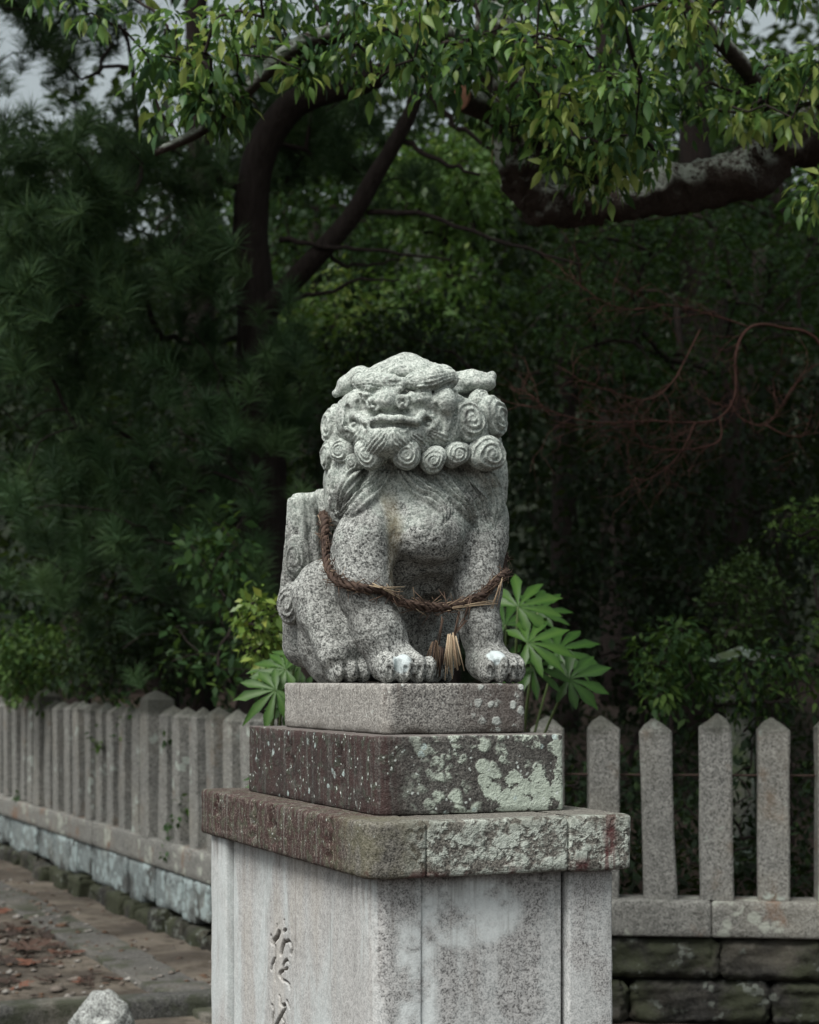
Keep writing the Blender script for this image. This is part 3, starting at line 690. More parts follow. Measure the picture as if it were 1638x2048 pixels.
for i, (px, py, R, Hh, nv, b, sg) in enumerate(curls):
    n = nv[0]*HA+nv[1]*HB+nv[2]*HC; c = Hd(px, py, b)-unit(n)*.012
    obj('mane_curl', curl_mesh('mane_curl', R, Hh, 3.4 if R > .03 else 2.6, sg, i), lion, c, frame_q(n))
# --- tail: grooved column with snail curls
ft = Field((-.34, .0, -.0), (.16, .44, .56), .0036)
tp = [L(612,1290,.30), L(612,1200,.30), L(616,1110,.28), L(617,1035,.26), L(616,1003,.255)]
ft.chain(tp, [.07,.072,.060,.052,.050], .03)
for i in range(11):
    a = i/11*2*math.pi; off = lambda r, tw: np.array([math.cos(a+tw)*r, math.sin(a+tw)*r, 0])
    ft.chain([p+off(r, tw) for p, r, tw in zip(tp[1:], (.074,.063,.054,.051), (.3,.2,.1,0))], .0115, .003)
ft.chain([L(640,1000,.2), L(655,990,.12), L(660,1040,.1)], [.03,.03,.03], .02)
cutz = L(616, 990, .26)[2]
ft.put(lambda X, Y, Z: Z-cutz+0*X+0*Y+.10*(X-tp[-1][0]), (-.34, 0, 0), (.16, .44, .56), .004, False) if False else None
ft.ell(L(616,1003,.26)+np.array([0,0,.075]), (.2,.2,.055), .006, None, True)
V_, Q_ = ft.net(); V_ = V_+ft.grad(V_)*(.0022*vnoise(V_, 45, 2))[:,None]
obj('tail', mesh_np('statue_tail', V_, Q_, MST), lion)
for i, (px, py, R, Hh, n, y) in enumerate([(593,1116,.060,.044,(-.62,-.78,.0),.205), (581,1206,.060,.044,(-.66,-.74,-.05),.215), (640,1002,.022,.02,(-.2,-.8,.4),.16)]):
    obj('tail_curl', curl_mesh('tail_curl', R, Hh, 3.2, 1, 40+i, .4), lion, L(px, py, y)-unit(n)*.012, frame_q(n), (.72, 1.05, 1))
# ------------------------------------------------------------------ stone picket fences on low walls
MPOST = granite('stone_picket', (.31,.31,.285), (.05,.05,.046), .55, 150, lichen=((.33,.37,.33), .10, 14), stain=((.15,.11,.075), .10, 3), relief=.9, cap=1.395)
MBEAM = granite('stone_kerb_beam', (.29,.29,.265), (.05,.05,.046), .6, 150, lichen=((.34,.36,.31), .18, 12), stain=((.17,.09,.05), .18, 3), relief=.9)
MBLUE = granite('stone_blue_lichen', (.25,.29,.285), (.08,.095,.095), .8, 120, lichen=((.29,.35,.345), .4, 12), stain=((.04,.038,.034), .40, 4), relief=.9)
MROCK = granite('stone_dark_mossy', (.034,.033,.029), (.010,.010,.009), .9, 60, lichen=((.10,.11,.095), .10, 22), stain=((.03,.035,.018), .5, 3), relief=1)
MRAIL = Mat('rusty_iron').done((.05,.032,.025), .7)
def post_mesh(name, w, h, tip, seed):
    """square picket with a four-sided point, slightly uneven"""
    zs = [(0, w), (.006, w), (h*.33, w), (h*.66, w), (h-tip-.006, w), (h-tip, w-.004), (h-tip*.45, w*.55), (h-.006, w*.17), (h, w*.10)]; V = []
    c = .008
    for z, ww in zs:
        a = ww/2; cc = min(c, a*.4)
        V += [(-a+cc,-a,z),(a-cc,-a,z),(a,-a+cc,z),(a,a-cc,z),(a-cc,a,z),(-a+cc,a,z),(-a,a-cc,z),(-a,-a+cc,z)]
    V = np.array(V, float); rr = np.random.default_rng(seed)
    V[:,:2] += .008*np.c_[vnoise(V+seed*3.1, 6, 2), vnoise(V+seed*3.1+9, 6, 2)]; V[-24:,:2] += rr.normal(0, .008, 2); V[-24:,2] += .010*vnoise(V[-24:]+seed*3.1, 14, 2)
    Fc = [(i*8+j, i*8+(j+1) % 8, (i+1)*8+(j+1) % 8, (i+1)*8+j) for i in range(len(zs)-1) for j in range(8)]+[tuple(range(7,-1,-1)), tuple((len(zs)-1)*8+j for j in range(8))]
    return mesh_np(name, V, Fc, MPOST, False)
PM = [post_mesh('picket', .150, .885, .062, s) for s in range(9)]; PT = [post_mesh('tall_picket', .195, .985, .06, 20+s) for s in range(2)]
# right run
angR = math.atan2(DR[1], DR[0]); fr = empty('stone_fence', (*CORN, 0), angR)
tag(fr, 'stone picket fence right of the pedestal with wide gaps and an iron rod', 'fence')
rr = np.random.default_rng(3)
for i in range(10):
    o = obj('picket', PM[i % 9], fr, (.385+i*.2725+rr.normal(0, .004), .0+rr.normal(0, .006), .590), (0, 0, rr.normal(0, .05)+(math.pi/2)*(i % 4)))
    o.rotation_euler[0] = rr.normal(0, .010); o.rotation_euler[1] = rr.normal(0, .011); o.scale = (1+rr.normal(0, .04), 1+rr.normal(0, .03), 1+rr.normal(0, .012))
for a, b in ((-.10, .62), (.625, 1.718), (1.723, 3.2)):
    block('beam', MBEAM, fr, a, b, -.10, .12, .412, .588, r=(.008,)*4, bev=.010, rough=.005, step=.05, zstep=.03)
V, Fc = tube([(-.05, .02, 1.187), (1.4, .02, 1.183), (3.2, .02, 1.187)], .006, 6); obj('iron_rod', mesh_np('iron_rod', V, Fc, MRAIL), fr)
wr = empty('stone_wall', (*CORN, 0), angR); tag(wr, 'dark mossy rubble wall under the right hand fence', 'wall')
x = -.1; rr = np.random.default_rng(11)
for row, (z0, z1) in enumerate(((.0, .20), (.203, .408))):
    x = -.1
    while x < 3.2:
        L_ = rr.uniform(.25, .7)
        block('stone', MROCK, wr, x+.005, x+L_-.005, -.075+rr.uniform(-.02, .02), .15, z0-.02*(row == 0), z1, r=(.045,.045,.01,.01), bev=.035, rough=.030, step=.03, zstep=.022); x += L_
# left run
angL = math.atan2(DL[1], DL[0]); fl = empty('stone_fence', (*CORN, 0), angL)
tag(fl, 'long stone picket fence running back on the left beside the sandy path', 'fence')
rr = np.random.default_rng(5)
for i in range(-4, 27):
    t = 1.83+i*.33; tall = i in (5, 15, 25)
    o = obj('tall_picket' if tall else 'picket', (PT if tall else PM)[abs(i) % (2 if tall else 9)], fl, (t+rr.normal(0, .006), rr.normal(0, .006), .590), (rr.normal(0, .006), rr.normal(0, .006), rr.normal(0, .03)))
    o.scale = (1+rr.normal(0, .025), 1, 1+rr.normal(0, .008))
a = .12
for ln in (1.5, 1.6, 1.65, 1.65, 1.65, 1.65, 1.65):
    block('beam', MBEAM, fl, a+.003, a+ln-.003, -.12, .10+rr.normal(0, .006), .412, .588+rr.normal(0, .003), r=(.008,)*4, bev=.010, rough=.005, step=.06, zstep=.04); a += ln
wl = empty('stone_wall', (*CORN, 0), angL); tag(wl, 'low wall of pale blue lichen covered stones beside the path', 'wall')
a = .1
while a < 11.5:
    L_ = rr.uniform(.26, .42)
    block('stone', MBLUE, wl, a+.006, a+L_-.006, -.15, .085+rr.uniform(-.012, .02), .150+rr.uniform(-.03, .03), .408, r=(.01,.02,.02,.01), bev=.014, rough=.010, step=.04, zstep=.03); a += L_
a = .1
while a < 11.5:
    L_ = rr.uniform(.18, .45)
    block('footing_stone', MROCK, wl, a+.008, a+L_-.008, -.1, .13+rr.uniform(-.03, .07), -.05, .15+rr.uniform(-.04, .015), r=(.02,.04,.04,.02), bev=.03, rough=.022, step=.04, zstep=.03); a += L_
# drain covers along the path
MDRAIN = granite('stone_drain_cover', (.13,.125,.115), (.03,.03,.028), .8, 120, stain=((.035,.04,.022), .4, 4), relief=.7)
dr = empty('drain', (*CORN, 0), angL); tag(dr, 'strip of dark stone drain covers between sandy path and low wall', 'drain')
a = .0
for i in range(13):
    block('drain_cover', MDRAIN, dr, a+.004, a+.93, .50+rr.normal(0, .006), .80+rr.normal(0, .006), -.05, .040+rr.normal(0, .004), r=(.012,)*4, bev=.010, rough=.006, step=.06, zstep=.05); a += .935
# kerb stones and a boulder at the bottom left
MKERB = granite('stone_kerb_dark', (.10,.10,.092), (.02,.02,.02), .8, 120, stain=((.03,.035,.02), .4, 4), relief=.8)
k0 = np.array([-2.45, 8.10]); kd = unit([.88, .34]); kb = empty('kerb', (*k0, 0), math.atan2(kd[1], kd[0])); tag(kb, 'dark stone kerb edging the sandy path at lower left', 'kerb')
for a, b in ((-1.3, .35), (.36, 1.02), (1.05, 1.75)): block('kerb_stone', MKERB, kb, a, b, 0, .16, -.05, .115+rr.normal(0, .006), r=(.015,)*4, bev=.014, rough=.008, step=.05, zstep=.04)
fbk = Field((-.24, -.22, -.14), (.24, .22, .22), .010)
fbk.ell((0, 0, .02), (.17, .14, .15), .03); fbk.ell((-.07, .02, -.02), (.12, .13, .12), .05)
V_, Q_ = fbk.net(); V_ = V_+fbk.grad(V_)*(.075*vnoise(V_+2, 6, 2)-.03*np.abs(vnoise(V_+5, 9, 2))+.012*vnoise(V_, 26, 2))[:,None]
MBOUL = granite('stone_pale_boulder', (.36,.38,.36), (.07,.07,.068), .8, 110, lichen=((.46,.50,.46), .35, 12), relief=1)
bo = obj('boulder', mesh_np('boulder', V_, Q_, MBOUL), None, (-1.40, 8.05, .03)); tag(bo, 'small pale rounded boulder in front of the dark kerb', 'boulder')
# low stone lantern overgrown behind the right fence
MLAN = granite('stone_mossy_lantern', (.085,.095,.085), (.02,.024,.02), .8, 110, lichen=((.13,.17,.14), .45, 9), stain=((.04,.06,.02), .4, 4), relief=1)
lp = at(1480, 1318, 10.6); ln_ = empty('stone_lantern', (lp[0], lp[1], .5), .35); tag(ln_, 'low mossy stone lantern half hidden by ivy behind right fence', 'lantern')
zr = lp[2]-.5
def roof_fn(u, v):      # six-sided roof with lifted corners
    a = u*2*math.pi; k = a/(math.pi/3); c = np.cos((k-np.floor(k)-.5)*math.pi/3); rad = .29/c*.92*v
    lift = .035*v**4*np.abs(2*(k-np.floor(k))-1)**2; z = .10*(1-v)**1.2+lift; P = np.c_[rad*np.cos(a), rad*np.sin(a), z+zr-.02]; P[:,:3] += .008*vnoise(P, 14, 2)[:,None]; return P
o = obj('roof', sheet('lantern_roof', roof_fn, 61, 14, MLAN), ln_)
o2 = obj('roof_underside', sheet('lantern_soffit', lambda u, v: np.c_[roof_fn(u, 1-v*.9)[:,:2], np.where(v < .02, roof_fn(u, 1-v*.9)[:,2], zr-.055+.0*v)], 61, 5, MLAN), ln_)
V, Fc = tube([(0,0,-.1), (0,0,.05), (0,0,.08), (0,0,zr-.28)], [.15,.15,.09,.085], 12); obj('pillar', mesh_np('lantern_pillar', V, Fc, MLAN), ln_)
V, Fc = tube([(0,0,zr-.285), (0,0,zr-.26), (0,0,zr-.22), (0,0,zr-.215)], [.09,.17,.18,.15], 6); obj('platform', mesh_np('lantern_platform', V, Fc, MLAN, False), ln_)
V, Fc = tube([(0,0,zr-.216), (0,0,zr-.05)], [.12,.12], 6); obj('fire_box', mesh_np('lantern_fire_box', V, Fc, MLAN, False), ln_)
# ------------------------------------------------------------------ straw rope hung round the statue
ms = Mat('straw'); _t = ms.attr('tint'); _n = ms.noise(60, 3)
MSTRAW = ms.done(ms.ramp(_t+(_n-.5)*.25, [(0, (.026,.017,.014)), (.35, (.080,.052,.038)), (.7, (.20,.14,.09)), (1, (.42,.34,.23))]), .8)
rope = empty('straw_rope', SO, TH); tag(rope, 'twisted brown straw rope with tassels hanging across the statue chest', 'rope')
def on(px, py, off, y=None):
    h = fb.hit(px, py)
    if y is not None: return L(px, py, y)
    return h+vdir*0+fb.grad(h)[0]*off
RP = [np.array([.02,.16,.56]), np.array([-.17,.06,.50]), on(652,1035,.012,-.05), L(651,1085,-.13), on(655,1130,0,-.20), on(682,1163,.012), on(715,1175,.012), on(765,1186,.010),
      L(800,1203,-.335), L(835,1212,-.335), L(870,1215,-.33), L(905,1212,-.33), on(938,1204,.010), on(965,1190,.010), on(985,1165,.008), L(1001,1130,-.19), L(1006,1105,-.12), np.array([.22,.02,.46]), np.array([.12,.16,.54]), np.array([.02,.16,.56])]
RC = spline(RP, 300)
for _ in range(6):      # keep the rope clear of the stone
    v = fb.val(RC); RC = np.where((v < .011)[:,None], RC+fb.grad(RC)*np.clip(.011-v, 0, .02)[:,None], RC)
    RC[1:-1] = RC[1:-1]*.6+(RC[:-2]+RC[2:])*.2
T = np.gradient(RC, axis=0); T /= np.linalg.norm(T, axis=1)[:,None]; N = np.cross(T, [0,0,1.]); N /= np.linalg.norm(N, axis=1)[:,None]+1e-6; B = np.cross(T, N)
sl_ = np.r_[0, np.cumsum(np.linalg.norm(np.diff(RC, axis=0), axis=1))]
for k in range(3):
    ph = sl_/.066*2*math.pi+k*2*math.pi/3; P = RC+.0070*(np.cos(ph)[:,None]*N+np.sin(ph)[:,None]*B)
    V, Fc = tube(P, .0058*(1+.45*vnoise(P, 70, 2)), 7); V += .003*vnoise(V, 130, 2)[:,None]
    obj('strand', mesh_np('strand', V, Fc, MSTRAW, True, .20+.22*vnoise(V, 90, 2)), rope)
def straw(mb, p, d, ln, r, t, bend=.2):
    d = unit(d); s = unit(np.cross(d, rng.normal(size=3))); P = [p, p+d*ln*.5+s*ln*bend*.12, p+d*ln+s*ln*bend*.4]
    V, Fc = tube(P, [r, r*.9, r*.55], 4); mb.add(V, Fc, np.clip(t+rng.normal(0, .08, len(V)), 0, 1))
mb = MB()
for i in range(800):
    j = rng.integers(28, 270); d = T[j]*rng.choice([-1, 1])+rng.normal(0, .42, 3)
    straw(mb, RC[j]+unit(rng.normal(0, 1, 3))*.012, d, rng.uniform(.015, .05), .0012, rng.choice([.15,.3,.45,.8], p=[.35,.35,.2,.1]))
for a, b, n, t in (((744,1172),(806,1188),5,.95), ((905,1212),(995,1200),4,.85), ((868,1206),(872,1200),1,.6), ((985,1215),(1003,1160),4,.8)):
    for _ in range(n):
        p, q = L(*(np.array(a)+rng.normal(0, 3, 2)), -.345), L(*(np.array(b)+rng.normal(0, 5, 2)), -.35); straw(mb, p, q-p, np.linalg.norm(q-p), .0013, t, .1)
o = obj('loose_straw', mb.mesh('loose_straw', MSTRAW), rope); tag(o, kind='stuff')
def tassel(px, py0, py1, y, w, n, t, sw=0):
    mb = MB(); top = L(px, py0, y); bot = L(px+sw, py1, y); ln = np.linalg.norm(bot-top)
    for i in range(n):
        a = rng.uniform(-1, 1); f = rng.uniform(-.5, .5); p = top+np.array([a*w*.35, f*.012, rng.normal(0, .004)]); q = bot+np.array([a*w, f*.035, rng.normal(0, .012)])
        straw(mb, p, q-p, np.linalg.norm(q-p), .0024, t+rng.normal(0, .13), .06)
    obj('tassel', mb.mesh('tassel', MSTRAW), rope)
tassel(903, 1272, 1335, -.345, .030, 34, .90, 3); tassel(872, 1285, 1335, -.27, .022, 20, .42, -4); tassel(884, 1295, 1345, -.24, .016, 10, .2)
mb = MB()
for a, b, y in (((940,1195),(930,1240),-.33), ((930,1240),(905,1275),-.34), ((885,1235),(876,1290),-.29), ((918,1222),(908,1275),-.34)):
    for _ in range(4): p, q = L(*(np.array(a)+rng.normal(0, 2.5, 2)), y), L(*(np.array(b)+rng.normal(0, 2.5, 2)), y); straw(mb, p, q-p, np.linalg.norm(q-p), .0016, .35, .15)
obj('tassel_cord', mb.mesh('tassel_cord', MSTRAW), rope)
# ------------------------------------------------------------------ foliage
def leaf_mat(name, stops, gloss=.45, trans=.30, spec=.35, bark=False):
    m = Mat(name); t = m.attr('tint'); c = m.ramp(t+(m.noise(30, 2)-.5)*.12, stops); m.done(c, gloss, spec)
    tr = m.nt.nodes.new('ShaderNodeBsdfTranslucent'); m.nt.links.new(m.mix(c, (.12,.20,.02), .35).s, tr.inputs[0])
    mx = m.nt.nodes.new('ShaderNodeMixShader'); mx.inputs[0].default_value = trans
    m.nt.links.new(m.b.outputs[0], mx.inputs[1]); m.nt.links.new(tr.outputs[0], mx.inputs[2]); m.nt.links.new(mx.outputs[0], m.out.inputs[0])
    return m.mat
ML_CAM = leaf_mat('leaf_fresh_glossy', [(0, (.022,.055,.026)), (.4, (.055,.125,.040)), (.75, (.13,.23,.055)), (1, (.27,.33,.09))], .42, .42, .28)
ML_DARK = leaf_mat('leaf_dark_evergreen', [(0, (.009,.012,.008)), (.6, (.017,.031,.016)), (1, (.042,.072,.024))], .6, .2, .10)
ML_MID = leaf_mat('leaf_mid_green', [(0, (.014,.032,.014)), (.6, (.032,.072,.022)), (1, (.09,.15,.035))], .5, .3, .15)
ML_LITE = leaf_mat('leaf_bright_green', [(0, (.04,.085,.025)), (.6, (.085,.17,.04)), (1, (.20,.26,.055))], .45, .38)
ML_YEL = leaf_mat('leaf_yellow_green', [(0, (.05,.10,.025)), (.5, (.12,.20,.04)), (1, (.30,.34,.07))], .42, .35)
ML_PINE = leaf_mat('needle_green', [(0, (.016,.034,.018)), (.6, (.055,.11,.046)), (1, (.12,.19,.07))], .5, .15, .2)
ML_FAT = leaf_mat('leaf_palmate_green', [(0, (.013,.034,.010)), (.5, (.030,.076,.015)), (.9, (.060,.125,.024)), (1, (.11,.175,.05))], .42, .28, .22)
mb_ = Mat('bark_dark'); _x = mb_.noise(1, 5, .6, mb_.scaled((28, 28, 6))); _y = mb_.noise(6, 4)
_c = mb_.mix((.012,.009,.008), (.050,.040,.036), _x); mb_.bump(_x, 1, .03); MBARK = mb_.done(_c, .95, .15)
mb2 = Mat('bark_lichen'); _x = mb2.noise(38, 5, .7); _y = mb2.noise(5, 5, .6); _c = mb2.mix((.020,.014,.012), (.085,.065,.055), _x)
_up = mb2.normal_z().step(-.35, .35); _c = mb2.mix(_c, mb2.mix((.12,.14,.12), (.50,.55,.49), mb2.noise(60, 3)), (_y*.55+_x*.6).step(.50, .62)*_up*.95); mb2.bump(_x+_y, 1, .03); MBARKL = mb2.done(_c, .95, .15)
MTWIG = Mat('twig_red_brown').done((.062,.030,.024), .85, .15)
MCUT = Mat('cut_wood', 'obj'); _r = MCUT.noise(50, 3); MCUT = MCUT.done(MCUT.mix((.16,.07,.045), (.33,.17,.11), _r), .8)

LT_V = np.array([(0,0,0),(-.17,.26,.06),(-.20,.52,.05),(0,.30,0),(0,.60,-.03),(.17,.26,.06),(.20,.52,.05),(0,1.05,-.16)])
LT_F = np.array([(0,3,1),(1,3,4),(1,4,2),(2,4,7),(0,5,3),(3,5,6),(3,6,4),(4,6,7)])
LS_V = np.array([(0,0,0),(-.27,.45,.05),(.27,.45,.05),(0,1,-.08),(0,.5,-.0)]); LS_F = np.array([(0,4,1),(1,4,3),(0,2,4),(4,2,3)])
_q = []   # small maple leaf: five pointed lobes
for k, a in enumerate((-80, -42, 0, 42, 80)): _q += [(.62*[.6,.9,1,.9,.6][k]*math.sin(math.radians(a)), .62*[.6,.9,1,.9,.6][k]*math.cos(math.radians(a)), -.05), (.20*math.sin(math.radians(a+20)), .20*math.cos(math.radians(a+20)), 0)]
LM_V = np.array([(0,-.05,0)]+_q); LM_F = np.array([(0, (10 if k == 0 else 2*k), 1+2*k) for k in range(1, 5)]+[(0, 1+2*k, 2+2*k) for k in range(4)]+[(0, 1, 2)])
def rot_frames(D, roll):
    """frames with +Y along D, +Z as near up as possible, rolled"""
    D = D/(np.linalg.norm(D, axis=1)[:,None]+1e-9); up = np.tile([0,0,1.], (len(D),1)); up[np.abs(D[:,2]) > .98] = [0,1,0]
    X = np.cross(D, up); X /= np.linalg.norm(X, axis=1)[:,None]; Z = np.cross(X, D); c, s = np.cos(roll)[:,None], np.sin(roll)[:,None]
    return X*c+Z*s, D, Z*c-X*s
def leaves(P, D, size, roll, tmpl=(LS_V, LS_F)):
    X, Y, Z = rot_frames(D, roll); tv, tf = tmpl; n = len(P); size = np.broadcast_to(size, (n,))
    V = P[:,None,:]+size[:,None,None]*(tv[None,:,0:1]*X[:,None,:]+tv[None,:,1:2]*Y[:,None,:]+tv[None,:,2:3]*Z[:,None,:])
    return V.reshape(-1, 3), (tf[None]+(np.arange(n)*len(tv))[:,None,None]).reshape(-1, 3)
def whorls(C, per, spread, size, droop, r, tint=.5, tvar=.22, tmpl=(LS_V, LS_F), flat=1.0):
    """per leaves around each cluster centre C: (verts, faces, tint, P, D, size, roll)"""
    n = len(C)*per; ci = np.repeat(np.arange(len(C)), per)
    O = r.normal(size=(n, 3)); O /= np.linalg.norm(O, axis=1)[:,None]; O[:,2] *= flat
    P = C[ci]+O*(r.random(n)**.5*spread)[:,None]; D = O*.8+r.normal(0, .45, (n, 3)); D[:,2] -= droop
    S = size*r.uniform(.5, 1.25, n); R = r.normal(0, .6, n); V, Fc = leaves(P, D, S, R, tmpl)
    ct = r.normal(0, tvar*.6, len(C)); tn = np.clip(tint+ct[ci]+r.normal(0, tvar*.6, n), 0, 1)
    return V, Fc, np.repeat(tn, len(tmpl[0])), P, D, S, R, tn
def grow(base, targets, r, r0=.006, kink=.10, nstep=4, power=.42, seg=5, maxr=9):
    """branches from base nodes (list of (pos, radius)) to every target; returns tubes"""
    pos = [np.array(b[0], float) for b in base]; par = [-1]*len(base); fixed = len(base); chains = []
    order = np.argsort([min(np.linalg.norm(t-p) for p in pos[::3] or pos) for t in targets])
    for ti in order:
        t = targets[ti]; A = np.array(pos); d = np.linalg.norm(A-t, axis=1)+.35*np.maximum(A[:,2]-t[2], 0); j = int(np.argmin(d)); p = A[j]; ln = np.linalg.norm(t-p); ch = [j]
        m = max(2, int(nstep*min(1, ln/.5)))
        for k in range(1, m+1):
            f = k/m; q = p+(t-p)*f+r.normal(0, kink*ln*.35, 3)*math.sin(math.pi*f); q[2] += ln*.10*math.sin(math.pi*f)
            pos.append(q); par.append(ch[-1]); ch.append(len(pos)-1)
        chains.append(ch)
    cnt = np.zeros(len(pos))
    for ch in chains: cnt[ch[-1]] += 1
    for i in range(len(pos)-1, -1, -1):
        if par[i] >= 0: cnt[par[i]] += cnt[i]
    rad = np.minimum(r0*np.maximum(cnt, 1)**power, maxr); mb = MB()
    for ch in chains:
        P = [pos[i] for i in ch]; R = [rad[i] for i in ch]; R[0] = min(R[0], R[1]*1.25)
        V, Fc = tube(P, R, seg, False); mb.add(V, Fc)
    return mb
def pxbox(n, box, r):
    """n points in an ellipse of the view (px0,px1,py0,py1) between depths Z0..Z1"""
    x0, x1, y0, y1, z0, z1 = box; a = r.random(n)*2*math.pi; q = r.random(n)**.5
    return np.array([at((x0+x1)/2+(x1-x0)/2*q[i]*math.cos(a[i]), (y0+y1)/2+(y1-y0)/2*q[i]*math.sin(a[i]), r.uniform(z0, z1)) for i in range(n)])
def bed_z(x, y):
    s = (y-CORN[1])*.9; return .46+.045*max(s, 0)
def tree(name, label, cat, base, trunk, boxes, per, spread, size, mat, seed, tr=.14, droop=.5, tint=.5, tmpl=(LS_V, LS_F), bark=None, r0=.007, group=None, flat=1, tvar=.22, kink=.10):
    """trunk: list of points above the base; boxes: [(n, box)] crown clusters"""
    r = np.random.default_rng(seed); b = at(base[0], 1358, base[1]); b[2] = bed_z(b[0], b[1])
    root = empty(name, b); T = np.vstack([[b-[0,0,.25]], trunk]) if len(trunk) else np.array([b-[0,0,.25], b+[0,0,1.]])
    TS = spline(T, 14); mb = MB(); R = tr*np.linspace(1, .45, len(TS)); V, Fc = tube(TS-b, R, 9); V += .012*vnoise(V, 6, 2)[:,None]; mb.add(V, Fc)
    obj('trunk', mb.mesh('trunk', bark or MBARK), root)
    C = np.concatenate([pxbox(n, bx, r) for n, bx in boxes])
    g = grow([(p, .1) for p in TS[4:]], list(C), r, r0, kink); tag(obj('branches', g.mesh('branches', bark or MBARK), root), kind='stuff').location = -b
    V, Fc, tn, *_ = whorls(C, per, spread, size, droop, r, tint, tvar, tmpl, flat)
    o = obj('crown', mesh_np('crown', V, Fc, mat, True, tn), root); o.location = -b; tag(o, kind='stuff')
    return tag(root, label, cat, group)
def A(*p): return [at(*q) for q in p]

# --- the wood behind: each tree its own trunk, branches and crown
tree('broadleaf_tree', 'bright green tree seen through the gap above the statue', 'tree', (905, 17.5), A((900,700,17.5),(890,450,17.5)), [(60,(770,1010,270,480,16,19)),(45,(800,1000,540,720,16,19))], 70, .30, .10, ML_LITE, 1, .10, tint=.5, group='trees of the wood')
tree('broadleaf_tree', 'leafy tree with yellow green sprays right of the dark forked trunk', 'tree', (640, 15), A((640,900,15),(635,700,15)), [(16,(560,660,640,740,14,15.5)),(26,(560,780,560,760,14.5,17))], 60, .26, .085, ML_LITE, 2, .08, tint=.62, group='trees of the wood')
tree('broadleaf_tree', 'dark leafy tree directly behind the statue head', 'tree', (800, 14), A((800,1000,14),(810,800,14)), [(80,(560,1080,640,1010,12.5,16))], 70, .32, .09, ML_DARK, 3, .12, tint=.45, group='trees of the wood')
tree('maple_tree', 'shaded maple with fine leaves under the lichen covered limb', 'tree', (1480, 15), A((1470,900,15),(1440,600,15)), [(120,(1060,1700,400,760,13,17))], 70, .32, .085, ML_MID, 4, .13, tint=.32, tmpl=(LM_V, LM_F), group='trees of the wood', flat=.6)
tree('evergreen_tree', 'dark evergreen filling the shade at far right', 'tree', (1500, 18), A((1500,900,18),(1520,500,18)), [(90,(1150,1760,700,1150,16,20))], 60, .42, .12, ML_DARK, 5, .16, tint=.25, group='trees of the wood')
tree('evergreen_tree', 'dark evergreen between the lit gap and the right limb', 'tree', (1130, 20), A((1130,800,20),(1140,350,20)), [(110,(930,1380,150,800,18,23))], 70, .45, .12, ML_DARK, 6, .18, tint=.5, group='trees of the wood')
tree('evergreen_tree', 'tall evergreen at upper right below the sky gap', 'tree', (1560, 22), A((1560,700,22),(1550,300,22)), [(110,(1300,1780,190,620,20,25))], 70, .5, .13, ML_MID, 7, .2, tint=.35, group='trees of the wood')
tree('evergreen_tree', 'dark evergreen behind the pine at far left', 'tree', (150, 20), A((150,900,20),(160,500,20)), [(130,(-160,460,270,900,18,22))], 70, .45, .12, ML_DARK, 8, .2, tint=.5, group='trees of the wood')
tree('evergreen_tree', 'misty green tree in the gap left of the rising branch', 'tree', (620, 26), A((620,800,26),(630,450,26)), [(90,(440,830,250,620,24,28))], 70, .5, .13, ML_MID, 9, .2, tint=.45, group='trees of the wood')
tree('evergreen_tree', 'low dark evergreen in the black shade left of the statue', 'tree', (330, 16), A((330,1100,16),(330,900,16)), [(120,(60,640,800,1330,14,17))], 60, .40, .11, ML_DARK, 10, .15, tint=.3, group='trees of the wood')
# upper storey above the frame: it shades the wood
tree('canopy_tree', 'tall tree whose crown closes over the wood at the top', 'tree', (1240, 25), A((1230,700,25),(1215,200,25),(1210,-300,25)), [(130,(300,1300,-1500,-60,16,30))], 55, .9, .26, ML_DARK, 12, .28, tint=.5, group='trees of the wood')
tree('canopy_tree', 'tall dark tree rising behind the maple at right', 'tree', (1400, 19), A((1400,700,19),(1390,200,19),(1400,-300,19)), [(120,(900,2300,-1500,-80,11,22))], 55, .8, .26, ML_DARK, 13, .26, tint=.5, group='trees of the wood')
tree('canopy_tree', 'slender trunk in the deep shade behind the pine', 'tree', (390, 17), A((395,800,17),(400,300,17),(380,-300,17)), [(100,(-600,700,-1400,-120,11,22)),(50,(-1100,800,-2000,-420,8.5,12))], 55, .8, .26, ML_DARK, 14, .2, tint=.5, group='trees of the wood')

# --- the far wood: one mass of foliage on the slope behind, too deep in shade to count
r = np.random.default_rng(15); n_ = 600; C = []
while len(C) < n_:
    Z_ = r.uniform(27, 40); px = r.uniform(-250, 1900); top = 250 if px < 330 else (60 if px > 1380 else 90)
    top += 40*math.sin(px*.021)+25*math.sin(px*.053+1); py = r.uniform(top, 1420); C.append(at(px, py, Z_))
for px0, px1 in ((-2600, -120), (1780, 4200)):      # the wood goes on past both sides of the view
    for _ in range(210): Z_ = r.uniform(19, 36); C.append(at(r.uniform(px0, px1), r.uniform(150, 1400), Z_))
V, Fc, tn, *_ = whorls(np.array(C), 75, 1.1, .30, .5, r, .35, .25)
tag(obj('far_wood', mesh_np('far_wood', V, Fc, ML_DARK, True, tn)), 'dark mass of distant trees closing off the wood', 'wood', kind='stuff')

